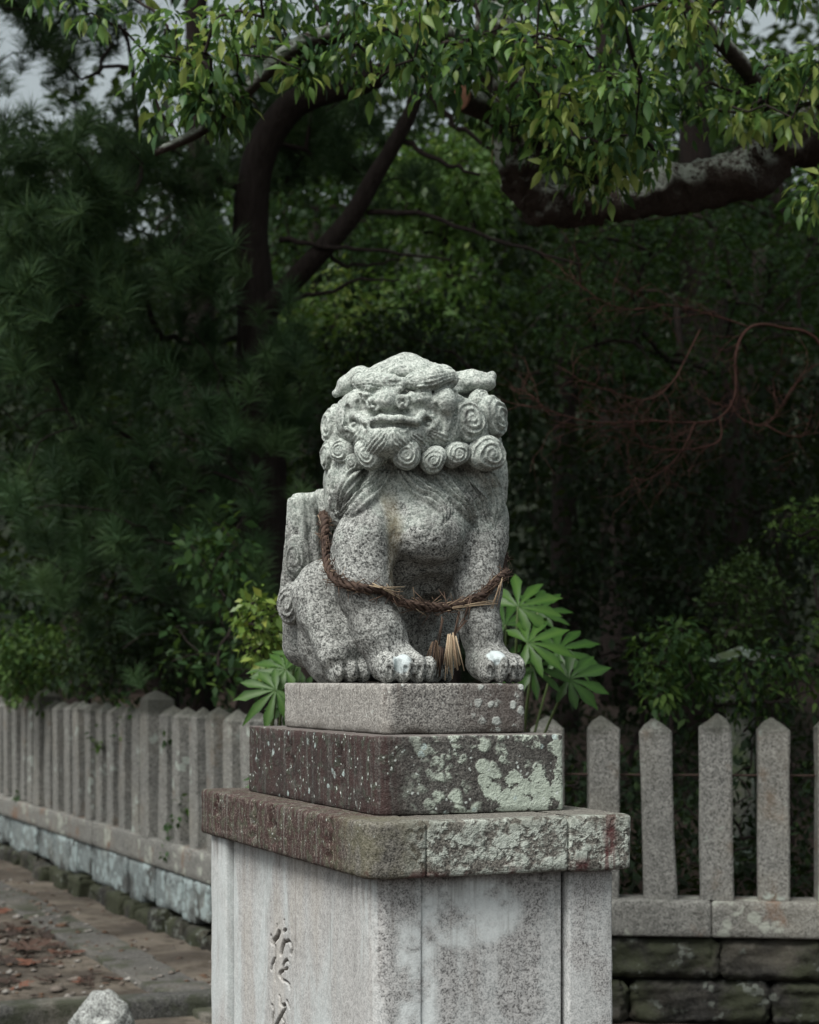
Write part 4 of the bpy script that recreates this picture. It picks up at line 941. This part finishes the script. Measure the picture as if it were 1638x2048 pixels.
# --- the pine at left: bent trunk, fork, needle tufts
r = np.random.default_rng(31)
pb = at(528, 1358, 12.6); pb[2] = bed_z(pb[0], pb[1]); pine = empty('pine_tree', pb); tag(pine, 'pine tree with forked dark trunk and long needle tufts at left', 'tree')
main = spline(np.vstack([[pb-[0,0,.3]], A((525,900,12.6),(515,740,12.6),(512,600,12.6),(500,450,12.5),(520,310,12.4),(580,215,12.3),(660,180,12.2),(760,150,12.1),(860,60,12.0),(900,-80,12.0))]), 40)
mbt = MB(); V, Fc = tube(main-pb, np.r_[np.linspace(.17,.125,18), np.linspace(.12,.05,22)], 12); V += .018*vnoise(V, 7, 3)[:,None]; mbt.add(V, Fc); obj('trunk', mbt.mesh('trunk', MBARK), pine)
fork = spline(A((520,640,12.6),(560,590,12.5),(640,505,12.3),(705,430,12.2),(745,360,12.1),(790,285,12.0),(830,200,11.9),(840,90,11.9)), 26)
V, Fc = tube(fork-pb, np.linspace(.085,.04,26), 9); V += .010*vnoise(V, 8, 3)[:,None]; obj('limb', mesh_np('limb', V, Fc, MBARK), pine)
for pts, ra in ((((735,425,12.2),(840,430,12),(930,455,11.8),(1050,495,11.6),(1165,530,11.4)), (.022,.009)), (((560,480,12.4),(650,492,12.2),(760,500,12),(900,520,11.8)), (.022,.008)), (((640,505,12.3),(700,530,12.4),(800,520,12.5)), (.02,.008)),
                (((560,600,12.5),(640,590,12.3),(720,560,12.1),(800,560,12)), (.02,.006)), (((800,270,12),(870,320,11.9),(960,350,11.8)), (.022,.01)), (((850,160,12),(900,240,11.9),(985,300,11.8)), (.03,.012))):
    P = spline(A(*pts), 14)-pb; P[1:-1] += r.normal(0, .012, (12, 3)); V, Fc = tube(P, np.linspace(*ra, 14), 6); obj('branch', mesh_np('branch', V, Fc, MBARK), pine)
def tuft_mesh(seed, n=130, ln=.18):
    q = np.random.default_rng(seed); D = q.normal(size=(n, 3)); D[:,2] = np.abs(D[:,2])*.8+.15; D /= np.linalg.norm(D, axis=1)[:,None]
    S = unit(np.ones(3)); V, Fc, T_ = [], [], []
    for i, d in enumerate(D):
        s = unit(np.cross(d, q.normal(size=3)))*.0019; b = np.array([0, 0, q.uniform(-.11, .05)]); l = ln*q.uniform(.7, 1.1); mid = b+d*l*.55+[0,0,.004]; tip = b+d*l-[0,0,.012]
        k = len(V); V += [b-s, b+s, mid+s, mid-s, tip]; Fc += [(k, k+1, k+2, k+3), (k+3, k+2, k+4)]; T_ += [q.uniform(.2, .9)]*5
    return mesh_np('needle_tuft', np.array(V), Fc, ML_PINE, True, np.array(T_))
TM = [tuft_mesh(s) for s in range(5)]
C = np.concatenate([pxbox(60,(-60,230,260,760,10.6,12.2),r), pxbox(36,(120,460,250,620,11,12.6),r), pxbox(50,(-60,480,560,1040,11.2,13),r), pxbox(44,(20,560,900,1300,11.2,13),r), pxbox(9,(-60,280,30,290,11.5,13),r), pxbox(16,(560,820,200,420,12.5,13.5),r), pxbox(18,(-80,300,-200,60,10.5,13),r), pxbox(14,(430,640,560,900,11.6,12.2),r), pxbox(26,(420,760,110,420,12.4,13.4),r), pxbox(9,(-60,340,-50,110,11,13),r)])
gb = grow([(p, .1) for p in main[6:24]], list(C), r, .0042, .12, 5, .42, 5, .05); o = obj('branches', gb.mesh('branches', MBARK), pine); o.location = -pb; tag(o, kind='stuff')
k = 0
for c in C:
    for j in range(3 if k < 300 else 1):
        if k >= 298: break
        off = r.normal(0, .10, 3)*(j > 0); a = r.normal(0, .55, 3); s = r.uniform(.75, 1.25)
        obj('needle_tuft', TM[k % 5], pine, c+off-pb, (a[0]+.3, a[1]-.2, r.uniform(0, 6.28)), (s, s, s)); k += 1
mbn = MB(); tv = [np.array([v.co for v in m_.vertices]) for m_ in TM]; tf = [[tuple(p.vertices) for p in m_.polygons] for m_ in TM]
for c in C[100:]:
    for j in range(3):
        Rm = np.array(Matrix.Rotation(r.uniform(0, 6.28), 3, 'Z') @ Matrix.Rotation(r.normal(.3, .5), 3, 'X')); q = r.integers(0, 5)
        mbn.add(tv[q]@Rm.T*r.uniform(.8, 1.2)+c-pb+r.normal(0, .13, 3), tf[q], np.full(len(tv[q]), r.uniform(.2, .8)))
tag(obj('needles', mbn.mesh('needles', ML_PINE), pine), kind='stuff')

# --- the near broadleaf tree: limb from the right, elbow, cut stub, drooping leaf whorls along the top
r = np.random.default_rng(41)
cb = np.array([3.3, 9.6, .5]); camt = empty('camphor_tree', cb); tag(camt, 'large broadleaf tree with lichen covered limb and drooping leaves overhead', 'tree')
trunk = spline([cb-[0,0,.3], cb+[-.02,-.05,1.2], cb+[-.10,-.1,2.4], cb+[-.05,-.15,4.0], cb+[.15,-.1,6.2]], 22)
V, Fc = tube(trunk-cb, np.linspace(.42,.22,22), 16); V += .03*vnoise(V, 4, 3)[:,None]; obj('trunk', mesh_np('trunk', V, Fc, MBARKL), camt)
limb = spline(np.vstack([[trunk[11]], A((1660,300,8.7),(1500,340,8.5),(1350,375,8.45),(1220,402,8.4),(1120,418,8.35),(1062,390,8.35),(1045,290,8.3),(1010,160,8.3),(985,20,8.25),(960,-160,8.2))]), 54)
rl = np.r_[np.linspace(.18,.13,10), np.linspace(.13,.085,14), np.linspace(.085,.10,6), np.linspace(.10,.115,10), np.linspace(.11,.07,14)]
limb = spline(limb, 160); V, Fc = tube(limb-cb, np.interp(np.linspace(0, 1, 160), np.linspace(0, 1, 54), rl), 26); _w = V+cb; V += np.c_[vnoise(_w, 5, 3), vnoise(_w+7, 5, 3), vnoise(_w+13, 5, 3)]*.06+np.c_[vnoise(_w, 22, 3), vnoise(_w+7, 22, 3), vnoise(_w+13, 22, 3)]*.034; obj('limb', mesh_np('limb', V, Fc, MBARKL), camt)
sp = A((1045,262,8.3),(985,222,8.12),(922,196,7.95)); P = spline(sp, 8); V, Fc = tube(P-cb, np.linspace(.075,.052,8), 12, False); V += .008*vnoise(V, 14, 2)[:,None]
st = obj('cut_stub', mesh_np('cut_stub', V, Fc, MBARKL), camt)
d = unit(P[-1]-P[-2]); s1 = unit(np.cross(d, [0,0,1])); s2 = np.cross(s1, d); a = np.arange(20)*2*math.pi/20
V = np.vstack([P[-1]+d*.004-cb, P[-1]-cb+.056*(np.cos(a)[:,None]*s1+np.sin(a)[:,None]*s2)]); obj('cut_face', mesh_np('cut_face', V, [(0, 1+i, 1+(i+1) % 20) for i in range(20)], MCUT), st)
arm2 = spline(A((1030,300,8.3),(900,170,8.0),(760,120,7.7),(560,110,7.5),(420,150,7.4),(330,230,7.3)), 30)
arm2 = spline(A((1000,120,8.3),(880,70,8.0),(740,60,7.8),(600,90,7.6),(470,200,7.5),(400,262,7.45),(310,305,7.4)), 34)
V, Fc = tube(arm2-cb, np.linspace(.06,.016,34), 8); V += .006*vnoise(V, 14, 2)[:,None]; obj('limb', mesh_np('limb', V, Fc, MBARKL), camt)
arm3 = spline(A((1560,335,8.55),(1545,250,8.4),(1500,150,8.2),(1420,60,8.0),(1330,-40,7.9)), 20); V, Fc = tube(arm3-cb, np.linspace(.05,.03,20), 8); obj('limb', mesh_np('limb', V, Fc, MBARKL), camt)
TB = [(88,(380,1420,-60,140,6.9,8.4)), (14,(1180,1330,240,330,7.2,7.9)), (12,(1040,1200,60,200,7.4,8.0)), (34,(560,980,60,170,7.2,8.2)), (30,(1090,1320,60,300,7.0,8.0)), (10,(1120,1260,300,380,7.6,8.0)), (18,(380,480,0,260,7.0,7.6)), (14,(285,400,20,240,7.2,8)), (7,(40,330,-70,35,7.2,8.4)), (10,(1380,1690,-50,50,7.4,8.6)), (14,(1000,1120,150,330,7.6,8.0)), (26,(1500,1700,60,260,7.4,8.6)), (18,(1420,1560,120,260,7.8,8.8)), (16,(1300,1420,60,250,7.6,8.6)), (6,(930,1060,180,240,7.9,8.2)), (8,(1600,1700,300,420,7.6,8.2)), (60,(300,1750,-420,-60,6.6,9.0))]
C = np.concatenate([pxbox(n, b, r) for n, b in TB])
nodes = [(p, .1) for p in np.vstack([limb[42::3], arm2[2:], arm3, trunk[12:]])]
g = grow(nodes, list(C), r, .0036, .14, 5, .40, 5, .03); o = obj('branches', g.mesh('branches', MBARK), camt); o.location = -cb; tag(o, kind='stuff')
V, Fc, tn, P, D, S, R, t1 = whorls(C, 22, .105, .078, .75, r, .46, .45, (LT_V, LT_F))
near = np.argsort(P[:,1]); vis = [i for i in near if -20 < (CX+P[i,0]/P[i,1]*F) < 1660 and -10 < HOR-(P[i,2]-CAMZ)/P[i,1]*F < 450][:298]
keep = np.ones(len(P), bool); keep[vis] = False
V2, F2 = leaves(P[keep], D[keep], S[keep], R[keep], (LT_V, LT_F)); o = obj('crown', mesh_np('crown', V2, F2, ML_CAM, True, np.repeat(t1[keep], 8)), camt); o.location = -cb; tag(o, kind='stuff')
LMs = [mesh_np('leaf', LT_V, LT_F, ML_CAM, True, np.full(8, t)) for t in np.linspace(.05, 1, 8)]
X, Y, Z = rot_frames(D, R)
for i in vis:
    o = obj('leaf', LMs[min(7, int(t1[i]*8))], camt); o.matrix_local = Matrix.Translation(P[i]-cb) @ Matrix((X[i], Y[i], Z[i])).transposed().to_4x4() @ Matrix.Scale(S[i], 4)
# unseen upper crown beyond the frame, spread to keep sky light off the wood
C = np.array([[r.uniform(-2.5, 6.5), r.uniform(7.6, 14), r.uniform(5.3, 10.5)] for _ in range(330)]); C = C[C[:,2] > CAMZ+.42*C[:,1]+.75]
V, Fc, tn, *_ = whorls(C, 45, .7, .22, .6, r, .4, .2); o = obj('upper_crown', mesh_np('upper_crown', V, Fc, ML_CAM, True, tn), camt); o.location = -cb; tag(o, kind='stuff')
# ------------------------------------------------------------------ plants near the fence
def fatsia_mesh(seed, lobes=8):
    """palmate leaf: lobes fan from the hub at the origin, central lobe along +Y, folded midribs"""
    q = np.random.default_rng(seed); V, Fc, T_ = [], [], []; q0 = q.random(lobes)
    for k in range(lobes):
        u = k/(lobes-1)*2-1; a = u*math.radians(118)+q.normal(0, .04); ln = (1-.42*abs(u)**1.6)*q.uniform(.92, 1.06); wd = .140*(1-.25*abs(u))*q.uniform(.85, 1.12)
        ca, sa = math.sin(a), math.cos(a); z0 = len(V)
        prof = [(0, .012), (.20, .045), (.36, .60*wd), (.56, .95*wd), (.70, wd), (.86, wd*.55), (1, .004)]
        for t, w_ in prof:
            dz = -(.16+.22*q0[k])*(t*ln)**2; jag = 1+q.normal(0, .14)
            for s_ in (-1, 0, 1):
                x, y = s_*w_*jag, t*ln; V.append((x*sa+y*ca, -x*ca+y*sa, dz+(abs(s_)*w_*.28 if s_ else -.004))); T_.append(.85 if s_ == 0 else .5+q.normal(0, .10))
        for i in range(len(prof)-1):
            for j in range(2): b = z0+i*3+j; Fc.append((b, b+1, b+4, b+3))
    return np.array(V), Fc, np.clip(np.array(T_), 0, 1)
FM = []
for s in range(4):
    for sh in (0, .28): V, Fc, T_ = fatsia_mesh(s); FM.append(mesh_np('leaf', V, Fc, ML_FAT, True, np.clip(T_-sh, 0, 1)))
MSTEM = Mat('plant_stem').done((.07,.10,.035), .6)
def fatsia(label, base, spec, seed):
    """spec: (hub px, hub py, Z, length px, direction in the picture deg (0=right, 90=up), tilt toward viewer deg, mesh)"""
    root = empty('fatsia_plant', base); tag(root, label, 'plant'); base = np.array(base)
    V, Fc = tube(spline([[0,0,-.02],[.02,0,.4],[0,.02,.8],[.0,.0,1.05]], 10), np.linspace(.018,.010,10), 7); obj('stem', mesh_np('stem', V, Fc, MSTEM), root)
    for hx, hy, Z_, lp_, deg, tilt, mi in spec:
        h = at(hx, hy, Z_); s = lp_/F*Z_; a = math.radians(deg); y = np.array([math.cos(a), -.25, math.sin(a)]); t = math.radians(tilt)
        n = unit(np.array([0, -math.cos(t), math.sin(t)])); y = unit(y-n*y.dot(n)); x = np.cross(y, n)
        lf = obj('leaf', FM[mi % 8], root); lf.matrix_local = Matrix.Translation(h-base) @ Matrix((x, y, n)).transposed().to_4x4() @ Matrix.Scale(s, 4)
        top = base+[0, 0, .55+.5*random.random()]; mid = (top+h)/2+np.array([0, .03, .06]); V, Fc = tube(spline([top-base, mid-base, h-base], 8), [.006]*8, 5); obj('petiole', mesh_np('petiole', V, Fc, MSTEM), root)
fatsia('fatsia plant with big palmate leaves fanning out right of the statue', (.42, 7.7, 0),
  [(1055,1286,7.1,100,28,40,0),(1036,1214,7.2,105,55,35,2),(1137,1358,7.3,92,10,25,5),(1064,1334,7.2,80,-25,35,7),(1115,1300,7.7,95,20,45,1),(1000,1330,7.6,80,10,30,3),(1075,1225,7.8,85,75,40,7),(1010,1250,7.6,90,110,40,3),(960,1480,7.5,95,150,40,5),(1020,1520,7.55,95,20,45,3),(985,1590,7.5,100,200,50,1),(1010,1640,7.6,95,-20,50,7)], 1)

fatsia('fatsia plant with light green leaves left of the upper tier', (-.62, 7.6, 0),
  [(572,1338,7.0,74,160,38,0),(552,1380,6.9,92,205,30,2),(590,1318,7.1,60,120,35,2),(600,1330,7.2,75,130,40,4),(585,1400,7.2,66,240,30,5),(610,1380,7.3,70,180,35,7),(548,1340,7.1,60,185,55,6),(590,1500,7.5,80,60,45,5),(560,1560,7.6,85,120,50,3),(600,1640,7.55,85,20,50,7)], 2)
def bush(name, label, cat, base, boxes, per, spread, size, mat, seed, tint=.5, droop=.4, tmpl=(LS_V, LS_F), group=None, tvar=.25, gz=None):
    r = np.random.default_rng(seed); b = at(base[0], 1358, base[1]); b[2] = bed_z(b[0], b[1]) if gz is None else gz; root = empty(name, b)
    C = np.concatenate([pxbox(n, bx, r) for n, bx in boxes]); n0 = [(b+[r.normal(0, .06), r.normal(0, .05), z], .1) for z in (-.05, .05, .15, .25)]
    g = grow(n0, list(C), r, .0032, .12, 5, .35, 5, .02); o = obj('stems', g.mesh('stems', MBARK), root); o.location = -b
    V, Fc, tn, *_ = whorls(C, per, spread, size, droop, r, tint, tvar, tmpl); o = obj('foliage', mesh_np('foliage', V, Fc, mat, True, tn), root); o.location = -b; tag(o, kind='stuff')
    return tag(root, label, cat, group)
bush('leafy_shrub', 'yellow green shrub left of the statue haunch', 'shrub', (545, 8.4), [(16,(466,540,1185,1260,7.9,8.2)),(26,(490,610,1200,1340,7.9,8.6)),(8,(480,560,1260,1330,7.9,8.2)),(26,(520,640,1470,1800,8.2,8.6))], 12, .07, .056, ML_YEL, 51, .50, gz=0)
bush('leafy_shrub', 'small leaved shrub behind the far left end of the fence', 'shrub', (60, 15.5), [(60,(-30,200,1230,1400,14.4,16))], 45, .20, .075, ML_MID, 52, .7)
bush('leafy_shrub', 'dim shrub above the fence between the two tall pickets', 'shrub', (250, 14), [(60,(120,420,1220,1400,13,14.5))], 40, .2, .07, ML_DARK, 53, .6)
bush('leafy_shrub', 'dim broad leaved sapling in the shade left of the tail', 'shrub', (440, 11), [(16,(380,500,1040,1160,10.4,11)),(24,(330,560,1150,1400,10.4,11.4))], 16, .16, .085, ML_MID, 54, .5)
bush('ivy_vine', 'ivy climbing left of the overgrown stone lantern', 'vine', (1350, 9.6), [(42,(1270,1400,1250,1420,9.2,9.8)),(14,(1350,1410,1240,1310,9.3,9.6))], 16, .10, .062, ML_MID, 55, .6, tmpl=(LT_V, LT_F))
bush('ivy_vine', 'ivy with a few yellow leaves right of the stone lantern', 'vine', (1560, 9.6), [(30,(1460,1640,1300,1420,9.2,9.8)),(20,(1390,1570,1335,1420,9.4,9.9))], 14, .11, .058, ML_MID, 56, .62, tvar=.4, tmpl=(LT_V, LT_F))
bush('young_conifer', 'feathery young conifer behind the stone lantern', 'conifer', (1492, 11.4), [(60,(1410,1570,1120,1290,11,11.8)),(10,(1470,1510,1100,1160,11.2,11.5))], 26, .08, .05, ML_DARK, 57, .95, droop=-.2)
bush('maple_sapling', 'light green maple sprays at the right edge', 'sapling', (1680, 9.5), [(22,(1545,1700,985,1085,9,9.5)),(14,(1600,1710,1130,1300,9,9.5))], 18, .10, .060, ML_MID, 58, .85, droop=.1, tmpl=(LM_V, LM_F))
bush('leafy_shrub', 'dark shrub behind the pickets at far right', 'shrub', (1480, 9.9), [(70,(1230,1720,1400,1790,9.3,10.2))], 16, .16, .065, ML_DARK, 59, .55)
bush('leafy_shrub', 'dark shrub between the pedestal and the first right pickets', 'shrub', (1130, 9.8), [(50,(960,1260,1400,1760,9.4,10.2))], 16, .16, .065, ML_DARK, 60, .4)
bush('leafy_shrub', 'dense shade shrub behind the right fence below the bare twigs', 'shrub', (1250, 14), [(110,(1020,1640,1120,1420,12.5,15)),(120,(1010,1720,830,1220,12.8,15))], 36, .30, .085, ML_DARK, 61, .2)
# weeds rooted in the left fence
for i, (px, py, t, n, lab) in enumerate(((262,1440,None,10,'ivy sprig hanging between pickets near the second tall one'),(352,1475,None,8,'small fern tuft clinging right of the second tall picket'),(215,1478,None,7,'bright sprig growing between the middle pickets'),(55,1592,None,9,'weed tuft on the kerb beam at far left'),(360,1660,None,14,'fern tuft on the beam beside the cap slab'),(384,1610,None,6,'small fern tucked against the last visible picket'))):
    k = (px-CX)/F; tt = (k*CORN[1]-CORN[0])/(DL[0]-k*DL[1]); pw = CORN+DL*tt+NL*.09; c = at(px, py, pw[1]); q = np.random.default_rng(80+i)
    root = empty('weed', c); tag(root, lab, 'weed'); C = c+q.normal(0, .06, (n, 3))
    V, Fc, tn, *_ = whorls(C, 9, .05, .055, .3, q, .5 if i != 2 else .8, .25); o = obj('foliage', mesh_np('foliage', V, Fc, ML_MID, True, tn), root); o.location = -c; tag(o, kind='stuff')
    V, Fc = tube(spline([[0,.0,-.04],[.01,.02,0],[0,0,.05]], 5), .004, 5); obj('stem', mesh_np('stem', V, Fc, MSTEM), root)
# bare red-brown branch at right
r = np.random.default_rng(71); bp = at(1690, 1358, 9.9); bp[2] = .5; bare = empty('bare_shrub', bp); tag(bare, 'bare red brown twigs of a leafless shrub at right', 'shrub')
mains = [spline(np.vstack([[bp], A((1720,1000,9.9),(1650,705,9.8),(1560,655,9.7),(1500,655,9.6),(1472,705,9.5),(1470,790,9.4),(1440,835,9.35),(1390,845,9.3),(1300,842,9.2),(1200,845,9.1),(1110,825,9.05),(1060,790,9.0))]), 60),
  spline(A((1500,655,9.6),(1440,635,9.5),(1340,610,9.4),(1260,620,9.3),(1200,600,9.2),(1150,560,9.2)), 24), spline(A((1440,835,9.35),(1440,880,9.3),(1400,895,9.2),(1340,900,9.1),(1290,890,9.05),(1260,850,9)), 22),
  spline(A((1390,845,9.3),(1370,890,9.2),(1340,930,9.1),(1290,960,9),(1255,945,8.95)), 16), spline(A((1460,800,9.4),(1480,835,9.4),(1530,850,9.4),(1570,800,9.4),(1610,740,9.4)), 20), spline(A((1530,850,9.4),(1580,872,9.4),(1640,865,9.4)), 12),
  spline(A((1400,660,9.5),(1370,720,9.4),(1340,770,9.3),(1290,800,9.2),(1200,775,9.1),(1160,760,9.1)), 22)]
for i, m_ in enumerate(mains):
    V, Fc = tube(m_-bp, np.linspace(.011 if i == 0 else .005, .0022, len(m_)), 6); obj('branch', mesh_np('branch', V, Fc, MTWIG), bare)
mb = MB()
def twig(p, d, ln, rad, lev):
    n = 5; P = [p]
    for _ in range(n): d = unit(d+r.normal(0, .28, 3)+[0,0,.05]); P.append(P[-1]+d*ln/n)
    V, Fc = tube(P, np.linspace(rad, rad*.5, n+1), 4, False); mb.add(V-bp, Fc)
    if lev:
        for _ in range(3): twig(P[r.integers(1, n)], d+r.normal(0, .7, 3), ln*.55, rad*.65, lev-1)
for m_ in mains:
    for j in [q_ for q_ in range(4 if len(m_) < 40 else 20, len(m_), 1)]: twig(m_[j], (m_[min(j+1, len(m_)-1)]-m_[j-1])*20+r.normal(0, .6, 3), r.uniform(.12, .40), .0023, 1)
tag(obj('twigs', mb.mesh('twigs', MTWIG), bare), kind='stuff')
# hanging dead stem under the cut stub
V, Fc = tube(A((984,258,8.1),(985,290,8.1),(984,328,8.1)), [.004,.003,.0035], 5); tag(obj('dead_stem', mesh_np('dead_stem', V, Fc, MSTRAW, True, np.full(len(V), .8))), 'thin pale dead stem hanging below the cut stub', 'stem')
# fallen brown leaves on the sandy path
mfl = Mat('leaf_dead_brown'); MFALL = mfl.done(mfl.ramp(mfl.objrand(), [(0, (.030,.021,.017)), (.6, (.062,.036,.026)), (1, (.12,.052,.033))]), .8)
DM = []
for s in range(4):
    V, Fc, T_ = fatsia_mesh(100+s, 7); V[:,2] = .03+.10*vnoise(V+s, 4, 2)+.16*(V[:,0]**2)*(1 if s % 2 else .4); V[:,2] -= V[:,2].min(); DM.append(mesh_np('fallen_leaf', V, Fc, MFALL, True))
r = np.random.default_rng(91); n = 0
for i in range(260):
    if n >= 40: break
    px, py = r.uniform(-20, 395), r.uniform(1735, 1985); Zd = CAMZ*F/(py-HOR); p = at(px, py, Zd); o_ = (p[:2]-CORN).dot(NL)
    if o_ < .86 or (p[1]-(8.45+.386*(p[0]+2.45))) < 0: continue
    big = r.random() < .25; o = obj('fallen_leaf', DM[n % 4], None, (p[0], p[1], .016), (r.normal(0, .12), r.normal(0, .12), r.uniform(0, 6.28))); s = r.uniform(.13, .20) if big else r.uniform(.06, .11); o.scale = (s, s*.8, s)
    tag(o, 'dead brown leaf lying on the sandy path at lower left', 'dead leaf', 'fallen leaves on the sandy path'); n += 1
# ground cover over the planting bed
r = np.random.default_rng(95); s_, t_ = r.uniform(0, 1, 2600)**1.4*16, r.uniform(0, 1, 2600)**1.3*11; P2 = CORN+DL*(s_+.25)[:,None]+DR*(t_+.15)[:,None]+np.array([.05,.12])
C = np.c_[P2, .46+.045*s_+r.uniform(0, .18, 2600)]; V, Fc, tn, *_ = whorls(C, 13, .20, .075, .1, r, .3, .25)
tag(obj('ground_cover', mesh_np('ground_cover', V, Fc, ML_DARK, True, tn)), 'low dark leafy ground cover behind the stone fence', 'ground cover', kind='stuff')
# grit, pebbles and leaf crumbs on the path
MGRIT = Mat('path_litter'); _t = MGRIT.attr('tint'); MGRIT = MGRIT.done(MGRIT.ramp(_t, [(0, (.03,.024,.02)), (.4, (.09,.055,.035)), (.7, (.14,.125,.11)), (1, (.24,.23,.21))]), .9)
r = np.random.default_rng(97); n = 1700; uu, vv = r.uniform(.3, 9, n), .14+r.random(n)**.9*3.0; P2 = CORN+DL*uu[:,None]+NL*vv[:,None]; S = r.uniform(.008, .028, n)*np.where(r.random(n) < .1, 1.9, 1)
OC = np.array([(1,0,0),(0,1,0),(-1,0,0),(0,-1,0),(.1,.1,.7),(0,0,-.5)]); OF = np.array([(0,1,4),(1,2,4),(2,3,4),(3,0,4),(1,0,5),(2,1,5),(3,2,5),(0,3,5)])
drain = (vv > .49) & (vv < .81); J = 1+r.normal(0, .25, (n, 6, 3)); V = np.c_[P2, np.where(drain, .042, .018)][:,None,:]+OC[None]*J*S[:,None,None]*np.array([1,1,.6])
Fc = (OF[None]+(np.arange(n)*6)[:,None,None]).reshape(-1, 3); tag(obj('path_litter', mesh_np('path_litter', V.reshape(-1, 3), Fc, MGRIT, False, np.repeat(r.random(n), 6))), 'grit and leaf crumbs strewn over the sandy path', 'litter', kind='stuff')
